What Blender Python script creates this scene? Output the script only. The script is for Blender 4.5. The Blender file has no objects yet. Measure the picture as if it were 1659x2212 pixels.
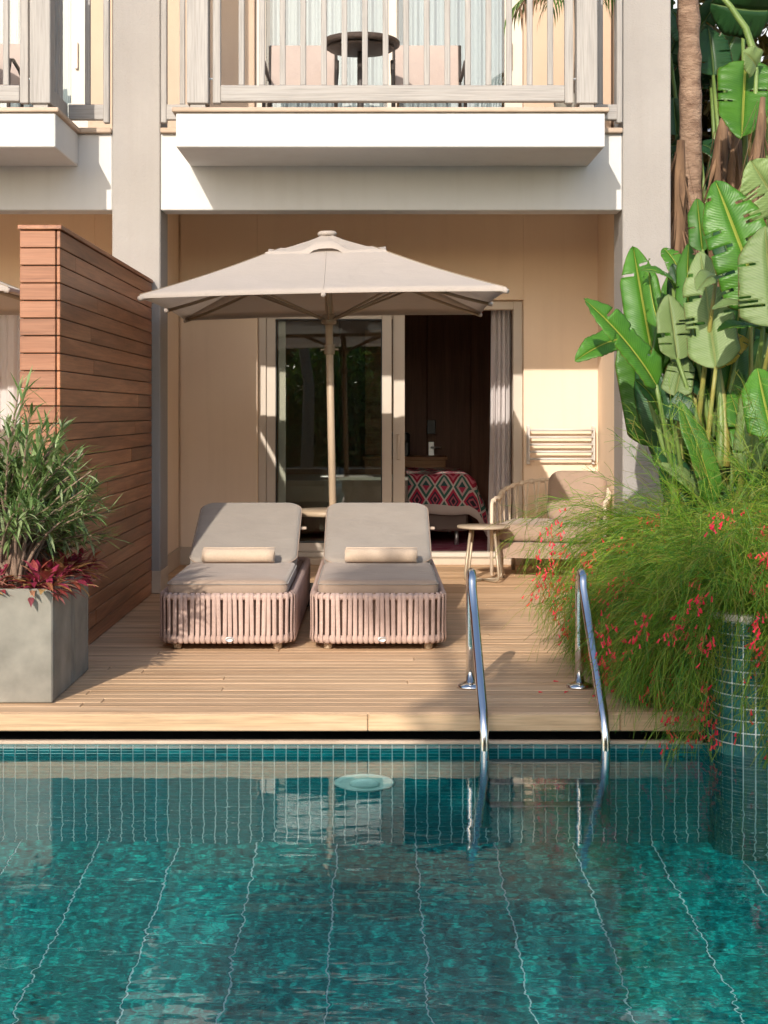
import bpy, bmesh, math, random
from mathutils import Vector, Matrix, noise
R = random.Random(7)
sc = bpy.context.scene
COL = sc.collection
# ------------------------------------------------------------------ camera, sky, sun, exposure
EYE = 1.274                      # eye height above the deck (deck top is z = 0)
cam = bpy.data.cameras.new('camera'); camo = bpy.data.objects.new('camera', cam); COL.objects.link(camo)
camo.location = (0, 0, EYE); camo.rotation_euler = (math.radians(90), 0, 0)
cam.sensor_fit = 'AUTO'; cam.sensor_width = 36; cam.lens = 36 * 3237 / 2212
cam.shift_x = 24.5 / 2212; cam.shift_y = -216 / 2212; cam.clip_end = 500; cam.clip_start = 0.05
sc.camera = camo
SUN = Vector((0.262, 1.0, -0.50)).normalized()
w = bpy.data.worlds.new('World'); sc.world = w; w.use_nodes = True
nt = w.node_tree; bg = nt.nodes['Background']
sky = nt.nodes.new('ShaderNodeTexSky'); sky.sky_type = 'NISHITA'; sky.sun_disc = False
sky.sun_elevation = math.asin(-SUN.z); sky.sun_rotation = math.atan2(-SUN.x, -SUN.y) % (2 * math.pi)
sky.air_density = 1.0; sky.dust_density = 1.6; sky.ozone_density = 1.0
nt.links.new(sky.outputs[0], bg.inputs[0]); bg.inputs[1].default_value = 0.15
sl = bpy.data.lights.new('sun', 'SUN'); sl.energy = 3.0; sl.angle = math.radians(0.53); sl.color = (1.0, 0.915, 0.81)
so = bpy.data.objects.new('sun', sl); COL.objects.link(so); so.rotation_euler = SUN.to_track_quat('-Z', 'Y').to_euler()
so.location = (-3, -12, 9)
sl.cycles.is_caustics_light = True
sc.view_settings.view_transform = 'Standard'; sc.view_settings.look = 'None'
sc.view_settings.exposure = 0.66; sc.view_settings.gamma = 1.0
sc.render.engine = 'CYCLES'
cy = sc.cycles; cy.use_denoising = True; cy.max_bounces = 10; cy.diffuse_bounces = 5; cy.glossy_bounces = 5
cy.transmission_bounces = 8; cy.transparent_max_bounces = 24; cy.sample_clamp_indirect = 6; cy.caustics_refractive = True; cy.caustics_reflective = True; cy.adaptive_threshold = 0.03

def P(x, y, d):                  # measured photo position at a given distance
    return Vector(((x - 805) / 3237 * d, d, EYE - (y - 890) / 3237 * d))
# ------------------------------------------------------------------ materials
MATS = {}
class NT:
    def __init__(s, name):
        s.m = bpy.data.materials.new(name); s.m.use_nodes = True; s.t = s.m.node_tree
        s.b = s.t.nodes['Principled BSDF']; s.out = s.t.nodes['Material Output']; MATS[name] = s.m
    def n(s, typ, **kw):
        nd = s.t.nodes.new('ShaderNode' + typ)
        for k, v in kw.items():
            if isinstance(k, str) and hasattr(nd, k) and k not in nd.inputs: setattr(nd, k, v)
            else: nd.inputs[k].default_value = v
        return nd
    def l(s, a, b): s.t.links.new(a, b)
    def math(s, op, a, b=None, c=None):
        nd = s.t.nodes.new('ShaderNodeMath'); nd.operation = op
        for i, v in enumerate((a, b, c)):
            if v is None: continue
            if isinstance(v, (int, float)): nd.inputs[i].default_value = v
            else: s.l(v, nd.inputs[i])
        return nd.outputs[0]
    def ramp(s, fac, stops, interp='LINEAR'):
        nd = s.t.nodes.new('ShaderNodeValToRGB'); cr = nd.color_ramp; cr.interpolation = interp
        while len(cr.elements) < len(stops): cr.elements.new(0.5)
        for e, (p, c) in zip(cr.elements, stops): e.position = p; e.color = (*c, 1)
        s.l(fac, nd.inputs[0]); return nd.outputs[0]
    def coords(s, scale=(1, 1, 1), rand=True, kind='Object'):
        tc = s.n('TexCoord'); v = tc.outputs[kind]
        if rand:
            oi = s.n('ObjectInfo'); c = s.n('CombineXYZ'); r = oi.outputs['Random']
            s.l(s.math('MULTIPLY', r, 37.0), c.inputs[0]); s.l(s.math('MULTIPLY', r, 91.0), c.inputs[1]); s.l(s.math('MULTIPLY', r, 53.0), c.inputs[2])
            a = s.t.nodes.new('ShaderNodeVectorMath'); a.operation = 'ADD'; s.l(v, a.inputs[0]); s.l(c.outputs[0], a.inputs[1]); v = a.outputs[0]
        mp = s.n('Mapping'); mp.inputs['Scale'].default_value = scale; s.l(v, mp.inputs[0]); return mp.outputs[0]
    def noise(s, vec, scale, detail=4, rough=0.55, dist=0.0):
        nd = s.t.nodes.new('ShaderNodeTexNoise'); nd.inputs['Scale'].default_value = scale; nd.inputs['Detail'].default_value = detail
        nd.inputs['Roughness'].default_value = rough; nd.inputs['Distortion'].default_value = dist; s.l(vec, nd.inputs['Vector']); return nd.outputs['Fac']
    def mixc(s, fac, a, b, mode='MIX'):
        nd = s.t.nodes.new('ShaderNodeMix'); nd.data_type = 'RGBA'; nd.blend_type = mode
        for i, v in ((0, fac), (6, a), (7, b)):
            if isinstance(v, (int, float)): nd.inputs[i].default_value = v
            elif isinstance(v, tuple): nd.inputs[i].default_value = (*v, 1)
            else: s.l(v, nd.inputs[i])
        return nd.outputs[2]
    def bump(s, h, strength, dist=0.01):
        nd = s.t.nodes.new('ShaderNodeBump'); nd.inputs['Strength'].default_value = strength; nd.inputs['Distance'].default_value = dist
        s.l(h, nd.inputs['Height']); s.l(nd.outputs[0], s.b.inputs['Normal']); return nd.outputs[0]
    def val(s, col, rnd):        # brightness varied from object to object
        oi = s.n('ObjectInfo'); h = s.n('HueSaturation'); s.l(col, h.inputs['Color'])
        s.l(s.math('MULTIPLY_ADD', oi.outputs['Random'], 2 * rnd, 1 - rnd), h.inputs['Value']); return h.outputs[0]
    def base(s, c): s.l(c, s.b.inputs['Base Color'])
    def set(s, **kw):
        for k, v in kw.items(): s.b.inputs[k.replace('_', ' ')].default_value = v
        return s

def mottled(name, c1, c2, scale=3, rough=0.8, bump=0.2, bscale=60, rnd=0.0, metal=0.0, detail=5, bdist=0.004, stretch=(1, 1, 1)):
    t = NT(name); v = t.coords(stretch)
    c = t.ramp(t.noise(v, scale, detail), [(0.3, c1), (0.7, c2)])
    if rnd: c = t.val(c, rnd)
    t.base(c); t.set(Roughness=rough, Metallic=metal)
    if bump: t.bump(t.noise(v, bscale, 3), bump, bdist)
    return t.m
def render_(name, c1, c2, bump, bscale, bdist=0.004):
    t = NT(name); v = t.coords((1, 1, 1), rand=False); v2 = t.coords((5, 5, 0.35), rand=False)
    c = t.ramp(t.noise(v, 1.3, 6, 0.65), [(0.3, c1), (0.7, c2)]); st = t.ramp(t.noise(v2, 1.6, 5, 0.6), [(0.25, (0.86, 0.84, 0.81)), (0.5, (1, 1, 1))])
    t.base(t.mixc(0.35, c, st, 'MULTIPLY')); t.set(Roughness=0.9); t.bump(t.noise(v, bscale, 4), bump, bdist); return t.m
def wood(name, dark, mid, light, axis, rnd=0.15, rough=0.6, fig=1.0, bump=0.15):
    t = NT(name); s1 = [9.0] * 3; s1[axis] = 0.55; s2 = [120.0] * 3; s2[axis] = 3.5
    v1 = t.coords(tuple(s1)); v2 = t.coords(tuple(s2))
    n1 = t.noise(v1, 1.0 * fig, 6, 0.6, 1.2); n2 = t.noise(v2, 1.0, 3, 0.6)
    c = t.ramp(n1, [(0.25, dark), (0.5, mid), (0.75, light)])
    f = t.ramp(n2, [(0.3, (0.62,) * 3), (0.6, (1.0,) * 3)]); c = t.mixc(0.75, c, f, 'MULTIPLY')
    t.base(t.val(c, rnd)); t.set(Roughness=rough); t.bump(n2, bump, 0.003); return t.m
def leafmat(name, cols, rough=0.4, trans=0.35, spec=0.5):
    t = NT(name); g = t.n('NewGeometry')
    st = [(i / max(1, len(cols) - 1), c) for i, c in enumerate(cols)]
    c = t.ramp(g.outputs['Random Per Island'], st); t.base(c); t.set(Roughness=rough); t.b.inputs['Specular IOR Level'].default_value = spec
    tr = t.n('BsdfTranslucent'); br = t.mixc(1.0, c, (1.3, 1.25, 0.6), 'MULTIPLY'); t.l(br, tr.inputs[0])
    mx = t.n('MixShader'); mx.inputs[0].default_value = trans; t.l(t.b.outputs[0], mx.inputs[1]); t.l(tr.outputs[0], mx.inputs[2]); t.l(mx.outputs[0], t.out.inputs[0])
    return t.m
def blademat(name, green, green2, rib, rough=0.42, trans=0.36):
    t = NT(name); uv = t.n('UVMap'); sx = t.n('SeparateXYZ'); t.l(uv.outputs[0], sx.inputs[0])
    a = t.math('ABSOLUTE', t.math('SUBTRACT', sx.outputs[0], 0.5))
    ph = t.math('MULTIPLY_ADD', sx.outputs[1], 400.0, t.math('MULTIPLY', a, -70.0))
    v = t.coords((1, 1, 1)); nz = t.noise(v, 6, 4)
    vein = t.math('MULTIPLY_ADD', t.math('SINE', t.math('MULTIPLY_ADD', nz, 5.0, ph)), 0.5, 0.5)
    c = t.ramp(nz, [(0.3, green), (0.7, green2)])
    c = t.mixc(t.math('MULTIPLY', vein, 0.18), c, tuple(min(1, x * 1.7) for x in green2))
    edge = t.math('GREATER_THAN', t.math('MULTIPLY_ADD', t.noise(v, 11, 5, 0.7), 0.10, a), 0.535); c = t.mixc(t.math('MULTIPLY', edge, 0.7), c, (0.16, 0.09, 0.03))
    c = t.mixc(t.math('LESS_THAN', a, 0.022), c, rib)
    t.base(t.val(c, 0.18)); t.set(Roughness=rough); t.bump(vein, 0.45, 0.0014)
    tr = t.n('BsdfTranslucent'); t.l(t.mixc(1.0, c, (1.5, 1.4, 0.5), 'MULTIPLY'), tr.inputs[0])
    mx = t.n('MixShader'); mx.inputs[0].default_value = trans; t.l(t.b.outputs[0], mx.inputs[1]); t.l(tr.outputs[0], mx.inputs[2]); t.l(mx.outputs[0], t.out.inputs[0])
    return t.m
def glassmat(name, tint=(0.93, 0.96, 0.94), ior=1.5):
    t = NT(name); f = t.n('Fresnel'); f.inputs[0].default_value = ior; tr = t.n('BsdfTransparent'); tr.inputs[0].default_value = (*tint, 1)
    g = t.n('BsdfGlossy'); g.inputs['Roughness'].default_value = 0.0; mx = t.n('MixShader')
    t.l(t.math('MULTIPLY', f.outputs[0], 2.0), mx.inputs[0]); t.l(tr.outputs[0], mx.inputs[1]); t.l(g.outputs[0], mx.inputs[2]); t.l(mx.outputs[0], t.out.inputs[0]); return t.m
def sheer(name, col, trans):
    t = NT(name); t.b.inputs['Base Color'].default_value = (*col, 1); t.set(Roughness=0.9); tr = t.n('BsdfTranslucent'); tr.inputs[0].default_value = (*col, 1)
    mx = t.n('MixShader'); mx.inputs[0].default_value = trans; t.l(t.b.outputs[0], mx.inputs[1]); t.l(tr.outputs[0], mx.inputs[2]); t.l(mx.outputs[0], t.out.inputs[0]); return t.m
def fabric(name, c1, c2, scale=260, rough=0.9, rnd=0.0, trans=0.0):
    t = NT(name); v = t.coords(); n = t.noise(v, 5, 4); wv = t.noise(v, scale, 2)
    c = t.ramp(n, [(0.3, c1), (0.7, c2)]); c = t.mixc(0.3, c, t.ramp(wv, [(0.3, (0.6,) * 3), (0.65, (1.0,) * 3)]), 'MULTIPLY')
    if rnd: c = t.val(c, rnd)
    t.base(c); t.set(Roughness=rough); t.b.inputs['Sheen Weight'].default_value = 0.2; t.bump(t.math('MULTIPLY_ADD', t.noise(t.coords((1, 2.2, 1)), 6, 3, 0.5, 0.8), 5.0, t.math('MULTIPLY', wv, 0.35)), 0.5, 0.0022)
    if trans:
        tr = t.n('BsdfTranslucent'); t.l(c, tr.inputs[0]); mx = t.n('MixShader'); mx.inputs[0].default_value = trans
        t.l(t.b.outputs[0], mx.inputs[1]); t.l(tr.outputs[0], mx.inputs[2]); t.l(mx.outputs[0], t.out.inputs[0])
    return t.m
M = {}
M['white'] = render_('white_render', (0.56, 0.55, 0.53), (0.61, 0.60, 0.58), 0.15, 90)
M['pillar'] = render_('pillar_render', (0.305, 0.282, 0.262), (0.35, 0.325, 0.302), 0.6, 80, 0.006)
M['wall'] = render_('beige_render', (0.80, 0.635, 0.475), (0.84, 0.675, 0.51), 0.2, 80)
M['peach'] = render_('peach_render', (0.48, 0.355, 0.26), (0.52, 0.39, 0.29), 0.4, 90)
M['coping'] = mottled('travertine', (0.36, 0.26, 0.185), (0.52, 0.41, 0.315), 9, 0.7, 0.3, 40, stretch=(0.3, 1, 1))
M['skirt'] = mottled('skirting_stone', (0.48, 0.38, 0.28), (0.58, 0.47, 0.36), 6, 0.6, 0.1, 40)
M['clad'] = wood('iroko_cladding', (0.17, 0.055, 0.021), (0.37, 0.14, 0.058), (0.54, 0.235, 0.11), 1, 0.18, 0.42)
M['cladend'] = wood('iroko_end_boards', (0.19, 0.072, 0.032), (0.32, 0.135, 0.067), (0.41, 0.19, 0.105), 0, 0.12, 0.6, 1.6)
M['deck'] = wood('teak_deck', (0.45, 0.265, 0.14), (0.64, 0.415, 0.24), (0.76, 0.54, 0.34), 0, 0.11, 0.62)
M['fascia'] = wood('teak_fascia', (0.44, 0.27, 0.145), (0.58, 0.385, 0.22), (0.67, 0.47, 0.29), 0, 0.1, 0.65, 2.0)
M['rail'] = wood('painted_timber', (0.33, 0.305, 0.28), (0.36, 0.335, 0.31), (0.375, 0.35, 0.325), 2, 0.04, 0.7)
M['railx'] = wood('painted_rail_timber', (0.33, 0.305, 0.28), (0.36, 0.335, 0.31), (0.375, 0.35, 0.325), 0, 0.04, 0.7)
M['frame'] = mottled('door_frame_paint', (0.55, 0.48, 0.40), (0.59, 0.52, 0.435), 2, 0.45, 0, 10)
M['gasket'] = mottled('gasket_and_gap_black', (0.012, 0.012, 0.012), (0.02, 0.02, 0.02), 9, 0.5, 0)
M['glass'] = glassmat('door_glass')
M['curtain'] = sheer('sheer_curtain', (0.90, 0.86, 0.85), 0.45)
M['bluecurtain'] = sheer('pale_curtain', (0.46, 0.50, 0.57), 0.3)
M['concrete'] = mottled('planter_concrete', (0.13, 0.12, 0.098), (0.27, 0.25, 0.205), 4.5, 0.8, 0.2, 45, detail=8)
M['soil'] = mottled('soil', (0.025, 0.016, 0.01), (0.06, 0.04, 0.025), 20, 0.95, 0.8, 40, bdist=0.02)
M['cushion'] = fabric('taupe_cushion', (0.33, 0.235, 0.17), (0.37, 0.265, 0.195))
M['backcush'] = fabric('grey_taupe_sling', (0.29, 0.25, 0.21), (0.33, 0.285, 0.24), 330)
M['towel'] = fabric('cream_towel', (0.55, 0.42, 0.305), (0.60, 0.465, 0.35), 150)
M['canopy'] = fabric('parasol_canvas', (0.47, 0.405, 0.35), (0.50, 0.43, 0.375), 300, trans=0.2)
M['pole'] = mottled('taupe_pole', (0.40, 0.30, 0.20), (0.45, 0.345, 0.24), 3, 0.45, 0)
M['rib'] = mottled('taupe_rib', (0.25, 0.19, 0.125), (0.29, 0.22, 0.15), 3, 0.5, 0)
M['darkmetal'] = mottled('dark_metal', (0.035, 0.03, 0.028), (0.06, 0.05, 0.045), 5, 0.5, 0)
M['tubemetal'] = mottled('bronze_tube', (0.40, 0.32, 0.22), (0.45, 0.36, 0.26), 4, 0.4, 0, metal=0.3)
M['alu'] = mottled('brushed_aluminium', (0.60, 0.60, 0.60), (0.70, 0.70, 0.70), 4, 0.35, 0, metal=0.8)
t = NT('polished_steel'); t.b.inputs['Base Color'].default_value = (0.72, 0.71, 0.70, 1); t.set(Metallic=1.0, Roughness=0.13); M['chrome'] = t.m
M['darksteel'] = mottled('brushed_step', (0.16, 0.17, 0.18), (0.22, 0.23, 0.24), 20, 0.5, 0, metal=0.4)
t = NT('woven_strap'); v = t.coords((1, 1, 1)); tc = t.n('TexCoord'); sx = t.n('SeparateXYZ'); t.l(tc.outputs['Object'], sx.inputs[0])
wv = t.math('MULTIPLY_ADD', t.math('SINE', t.math('MULTIPLY', sx.outputs[2], 900.0)), 0.5, 0.5)
c = t.ramp(t.noise(v, 20, 3), [(0.3, (0.46, 0.32, 0.265)), (0.7, (0.54, 0.385, 0.325))]); c = t.mixc(t.math('MULTIPLY', wv, 0.25), c, (0.34, 0.235, 0.18)); t.base(t.val(c, 0.07)); t.set(Roughness=0.75); t.bump(wv, 0.5, 0.002); M['strap'] = t.m
M['lining'] = mottled('basket_lining', (0.26, 0.17, 0.125), (0.31, 0.21, 0.16), 6, 0.85, 0.2, 80)
M['rope'] = fabric('cream_rope', (0.66, 0.54, 0.40), (0.72, 0.60, 0.46), 200)
M['tabletop'] = mottled('taupe_tabletop', (0.40, 0.32, 0.235), (0.46, 0.375, 0.28), 3, 0.5, 0.05, 60)
M['rackpaint'] = mottled('rack_paint', (0.55, 0.52, 0.48), (0.6, 0.57, 0.53), 5, 0.4, 0)
# pool
def tilemat(name, c1, c2, c3, rough, rnd, scale):
    t = NT(name); v = t.coords((1, 1, 1)); n = t.noise(v, scale, 6, 0.65, 0.6)
    c = t.ramp(n, [(0.3, c1), (0.52, c2), (0.74, c3)]); t.base(t.val(c, rnd)); t.set(Roughness=rough); return t.m
M['tile'] = tilemat('teal_mosaic', (0.012, 0.085, 0.085), (0.025, 0.145, 0.14), (0.06, 0.23, 0.21), 0.15, 0.35, 30)
M['walltile'] = tilemat('deep_teal_wall_tile', (0.0, 0.13, 0.165), (0.0, 0.26, 0.29), (0.01, 0.44, 0.45), 0.2, 0.35, 30)
M['floortile'] = tilemat('teal_floor_tile', (0.0, 0.035, 0.05), (0.0, 0.225, 0.22), (0.01, 0.82, 0.66), 0.35, 0.14, 30)  # mottling holds the tile pattern together with painted caustic flecks
M['grout'] = mottled('white_grout', (0.70, 0.78, 0.78), (0.78, 0.84, 0.84), 8, 0.8, 0)
M['lamp'] = mottled('lamp_plastic', (0.62, 0.70, 0.66), (0.74, 0.80, 0.76), 25, 0.4, 0)
M['stone'] = mottled('pale_stone', (0.55, 0.48, 0.42), (0.66, 0.59, 0.52), 12, 0.6, 0.2, 60)
t = NT('pool_water'); v = t.coords((1, 1, 1), rand=False, kind='Object')
t.set(Roughness=0.0, IOR=1.333); t.b.inputs['Transmission Weight'].default_value = 1.0; t.b.inputs['Base Color'].default_value = (0.60, 0.96, 0.97, 1)
sx = t.n('SeparateXYZ'); t.l(v, sx.inputs[0])
def wn(a, b, k):
    mp = t.n('Mapping'); mp.inputs['Scale'].default_value = (a, b, 1); mp.inputs['Location'].default_value = (k, k, k); t.l(v, mp.inputs[0]); return t.math('SUBTRACT', t.noise(mp.outputs[0], 1.0, 2, 0.5), 0.5)
hh_ = t.math('ADD', t.math('ADD', wn(2.6, 4.4, 0.3), t.math('MULTIPLY', wn(6.5, 12.0, 4.0), 0.36)), t.math('MULTIPLY', wn(17.0, 24.0, 9.0), 0.055))
nr_ = t.math('POWER', t.math('MINIMUM', t.math('MAXIMUM', t.math('DIVIDE', t.math('SUBTRACT', 6.1, sx.outputs[1]), 2.9), 0.0), 1.0), 1.4)
am_ = t.math('MULTIPLY_ADD', nr_, 0.0066, 0.0007)
bn_ = t.n('Bump'); bn_.inputs['Strength'].default_value = 1.0; bn_.inputs['Distance'].default_value = 1.0; t.l(t.math('MULTIPLY', hh_, am_), bn_.inputs['Height']); t.l(bn_.outputs[0], t.b.inputs['Normal'])
M['water'] = t.m
# greenery
M['oleander'] = leafmat('oleander_leaf', [(0.08, 0.16, 0.05), (0.16, 0.26, 0.08), (0.26, 0.35, 0.14), (0.38, 0.43, 0.25)], 0.42, 0.3)
M['coleus'] = leafmat('red_bedding_leaf', [(0.20, 0.018, 0.045), (0.36, 0.045, 0.10), (0.28, 0.055, 0.045), (0.45, 0.27, 0.10), (0.46, 0.21, 0.14), (0.16, 0.012, 0.055)], 0.4, 0.3)
M['russ'] = leafmat('firecracker_stem', [(0.035, 0.13, 0.01), (0.08, 0.22, 0.014), (0.15, 0.30, 0.02), (0.27, 0.36, 0.03), (0.24, 0.20, 0.04), (0.11, 0.25, 0.016)], 0.55, 0.4)
M['flower'] = leafmat('firecracker_flower', [(0.72, 0.012, 0.05), (0.85, 0.03, 0.09), (0.80, 0.05, 0.06)], 0.5, 0.3)
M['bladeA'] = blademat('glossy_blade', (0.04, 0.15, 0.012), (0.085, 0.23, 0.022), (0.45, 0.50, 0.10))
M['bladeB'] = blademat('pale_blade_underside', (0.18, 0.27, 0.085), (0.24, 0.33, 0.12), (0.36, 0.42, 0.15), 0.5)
M['bladeShade'] = blademat('shade_darkened_blade', (0.018, 0.07, 0.02), (0.03, 0.10, 0.028), (0.14, 0.22, 0.07), 0.4)  # leaf green darkened to carry the shade inside the planting
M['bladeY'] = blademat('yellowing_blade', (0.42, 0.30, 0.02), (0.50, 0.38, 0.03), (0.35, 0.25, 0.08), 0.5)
M['petiole'] = mottled('green_petiole', (0.10, 0.17, 0.035), (0.18, 0.25, 0.065), 6, 0.5, 0.1, 30)
M['petioleY'] = mottled('yellow_petiole', (0.27, 0.22, 0.045), (0.22, 0.24, 0.06), 6, 0.5, 0.1, 30)
M['dry'] = mottled('dry_frond', (0.07, 0.035, 0.018), (0.26, 0.155, 0.085), 12, 0.85, 0.6, 40, stretch=(1, 1, 0.15))
M['palmtrunk'] = mottled('palm_trunk', (0.17, 0.10, 0.065), (0.38, 0.26, 0.18), 9, 0.9, 0.9, 30, bdist=0.02, stretch=(1, 1, 2.2))
M['bark'] = mottled('shrub_bark', (0.16, 0.10, 0.07), (0.30, 0.21, 0.15), 20, 0.9, 0.5, 60)
M['treeleaf'] = leafmat('tree_leaf', [(0.02, 0.06, 0.012), (0.04, 0.11, 0.02), (0.09, 0.17, 0.035), (0.13, 0.2, 0.05)], 0.45, 0.3)
M['ground'] = mottled('ground_soil', (0.13, 0.10, 0.06), (0.22, 0.18, 0.11), 1.5, 0.95, 0.4, 12)
M['paving'] = mottled('terrace_stone', (0.42, 0.36, 0.29), (0.52, 0.46, 0.38), 2, 0.8, 0.2, 30)
M['bluewall'] = mottled('pale_blue_render', (0.50, 0.56, 0.62), (0.55, 0.61, 0.66), 1.2, 0.9, 0.2, 60)
# room
M['darkwood'] = wood('dark_wardrobe_wood', (0.10, 0.042, 0.02), (0.15, 0.068, 0.034), (0.2, 0.095, 0.05), 2, 0.05, 0.6)
M['oak'] = wood('orange_oak', (0.22, 0.09, 0.025), (0.32, 0.14, 0.045), (0.40, 0.19, 0.07), 0, 0.05, 0.5)
M['roomwall'] = mottled('room_paint', (0.42, 0.24, 0.13), (0.46, 0.27, 0.15), 1, 0.9, 0)
M['linen'] = fabric('bed_linen', (0.52, 0.42, 0.36), (0.6, 0.5, 0.44), 150)
M['bedbase'] = mottled('bed_base', (0.17, 0.12, 0.10), (0.2, 0.145, 0.12), 5, 0.8, 0.1, 50)
M['pinkchair'] = fabric('pink_upholstery', (0.50, 0.27, 0.22), (0.55, 0.31, 0.25), 200)
M['black'] = mottled('black_plastic', (0.01, 0.01, 0.012), (0.02, 0.02, 0.022), 9, 0.35, 0)
t = NT('pink_rug'); v = t.coords((1.2, 14, 1), rand=False); n = t.noise(v, 3, 4)
t.base(t.ramp(n, [(0.3, (0.22, 0.02, 0.07)), (0.48, (0.48, 0.05, 0.16)), (0.56, (0.62, 0.35, 0.38)), (0.64, (0.40, 0.03, 0.12)), (0.8, (0.12, 0.02, 0.10))])); t.set(Roughness=0.95); M['rug'] = t.m
t = NT('kilim'); uv = t.n('UVMap'); sx = t.n('SeparateXYZ'); t.l(uv.outputs[0], sx.inputs[0])
def tri(o, k): return t.math('ABSOLUTE', t.math('SUBTRACT', t.math('FRACT', t.math('MULTIPLY', o, k)), 0.5))
d1 = t.math('ADD', tri(sx.outputs[0], 5.6), tri(sx.outputs[1], 7.5))
row = t.math('FRACT', t.math('MULTIPLY', t.math('FLOOR', t.math('MULTIPLY', sx.outputs[1], 7.5)), 0.5))
ca = t.ramp(d1, [(0.0, (0.03, 0.02, 0.03)), (0.12, (0.42, 0.10, 0.13)), (0.2, (0.05, 0.03, 0.05)), (0.30, (0.50, 0.03, 0.07)), (0.43, (0.62, 0.50, 0.45)), (0.53, (0.04, 0.12, 0.09)), (0.68, (0.55, 0.35, 0.33)), (0.8, (0.48, 0.04, 0.09))], 'CONSTANT')
cb = t.ramp(d1, [(0.0, (0.45, 0.02, 0.06)), (0.16, (0.62, 0.16, 0.2)), (0.30, (0.38, 0.02, 0.05)), (0.43, (0.62, 0.50, 0.45)), (0.53, (0.04, 0.14, 0.10)), (0.66, (0.5, 0.4, 0.36)), (0.8, (0.03, 0.08, 0.08))], 'CONSTANT')
c = t.mixc(t.math('GREATER_THAN', row, 0.25), ca, cb)
bd = t.math('GREATER_THAN', t.math('ABSOLUTE', t.math('SUBTRACT', sx.outputs[1], 0.5)), 0.455); c = t.mixc(bd, c, (0.62, 0.52, 0.46)); t.base(c); t.set(Roughness=0.95); M['kilim'] = t.m
M['wicker'] = mottled('dark_wicker', (0.035, 0.022, 0.016), (0.085, 0.055, 0.04), 60, 0.5, 0.9, 120, bdist=0.01)
M['sling'] = fabric('mauve_sling', (0.42, 0.34, 0.30), (0.46, 0.375, 0.33), 300)
# ------------------------------------------------------------------ geometry helpers
class MB:
    def __init__(s): s.v = []; s.f = []; s.uv = []
    def add(s, vs, fs, uvs=None):
        o = len(s.v); s.v += [tuple(x) for x in vs]; s.f += [tuple(i + o for i in f) for f in fs]
        s.uv += uvs if uvs else [(0, 0)] * len(vs)
    def box(s, x0, x1, y0, y1, z0, z1):
        s.add([(x0, y0, z0), (x1, y0, z0), (x1, y1, z0), (x0, y1, z0), (x0, y0, z1), (x1, y0, z1), (x1, y1, z1), (x0, y1, z1)],
              [(3, 2, 1, 0), (4, 5, 6, 7), (0, 1, 5, 4), (1, 2, 6, 5), (2, 3, 7, 6), (3, 0, 4, 7)])
    def tube(s, pts, r, n=10, cap=True):
        pts = [Vector(p) for p in pts]; k = len(pts); rs = r if isinstance(r, (list, tuple)) else [r] * k
        tg = [(pts[min(i + 1, k - 1)] - pts[max(i - 1, 0)]).normalized() for i in range(k)]
        u = tg[0].orthogonal().normalized(); vs = []; fs = []
        for i in range(k):
            u = (u - tg[i] * u.dot(tg[i]))
            u = u.normalized() if u.length > 1e-6 else tg[i].orthogonal().normalized()
            b = tg[i].cross(u)
            for j in range(n):
                a = 2 * math.pi * j / n; vs.append(pts[i] + (u * math.cos(a) + b * math.sin(a)) * rs[i])
        for i in range(k - 1):
            for j in range(n):
                a, b2 = i * n + j, i * n + (j + 1) % n; fs.append((a, b2, b2 + n, a + n))
        if cap: fs.append(tuple(range(n))[::-1]); fs.append(tuple((k - 1) * n + j for j in range(n)))
        s.add(vs, fs)
    def lathe(s, prof, n=40, c=(0, 0, 0)):
        vs = []; fs = []; k = len(prof)
        for (r, z) in prof:
            for j in range(n):
                a = 2 * math.pi * j / n; vs.append((c[0] + r * math.cos(a), c[1] + r * math.sin(a), c[2] + z))
        for i in range(k - 1):
            for j in range(n): fs.append((i * n + j, i * n + (j + 1) % n, (i + 1) * n + (j + 1) % n, (i + 1) * n + j))
        fs.append(tuple(range(n))[::-1]); fs.append(tuple((k - 1) * n + j for j in range(n))); s.add(vs, fs)
    def outline(s, pts, layers):   # pts: closed plan outline with outward normals; layers: list of (inset, z)
        n = len(pts); vs = []; fs = []
        for ins, z in layers:
            for (x, y, nx, ny) in pts: vs.append((x - nx * ins, y - ny * ins, z))
        for i in range(len(layers) - 1):
            for j in range(n): fs.append((i * n + j, i * n + (j + 1) % n, (i + 1) * n + (j + 1) % n, (i + 1) * n + j))
        fs.append(tuple(range(n))[::-1]); fs.append(tuple((len(layers) - 1) * n + j for j in range(n))); s.add(vs, fs)
    def mesh(s, name, smooth=False):
        m = bpy.data.meshes.new(name); m.from_pydata(s.v, [], s.f)
        if any(u != (0, 0) for u in s.uv):
            ul = m.uv_layers.new(name='UVMap'); li = [0] * len(m.loops); m.loops.foreach_get('vertex_index', li)
            ul.data.foreach_set('uv', [c for i in li for c in s.uv[i]])
        if smooth: m.polygons.foreach_set('use_smooth', [True] * len(m.polygons))
        m.update(); return m
    def build(s, name, mat, parent=None, smooth=False, loc=(0, 0, 0)):
        m = s.mesh(name, smooth); m.materials.append(M[mat] if isinstance(mat, str) else mat); return link(name, m, parent, loc)
def link(name, data, parent=None, loc=(0, 0, 0), rot=(0, 0, 0)):
    o = bpy.data.objects.new(name, data); COL.objects.link(o); o.location = loc; o.rotation_euler = rot
    if parent: o.parent = parent
    return o
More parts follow.
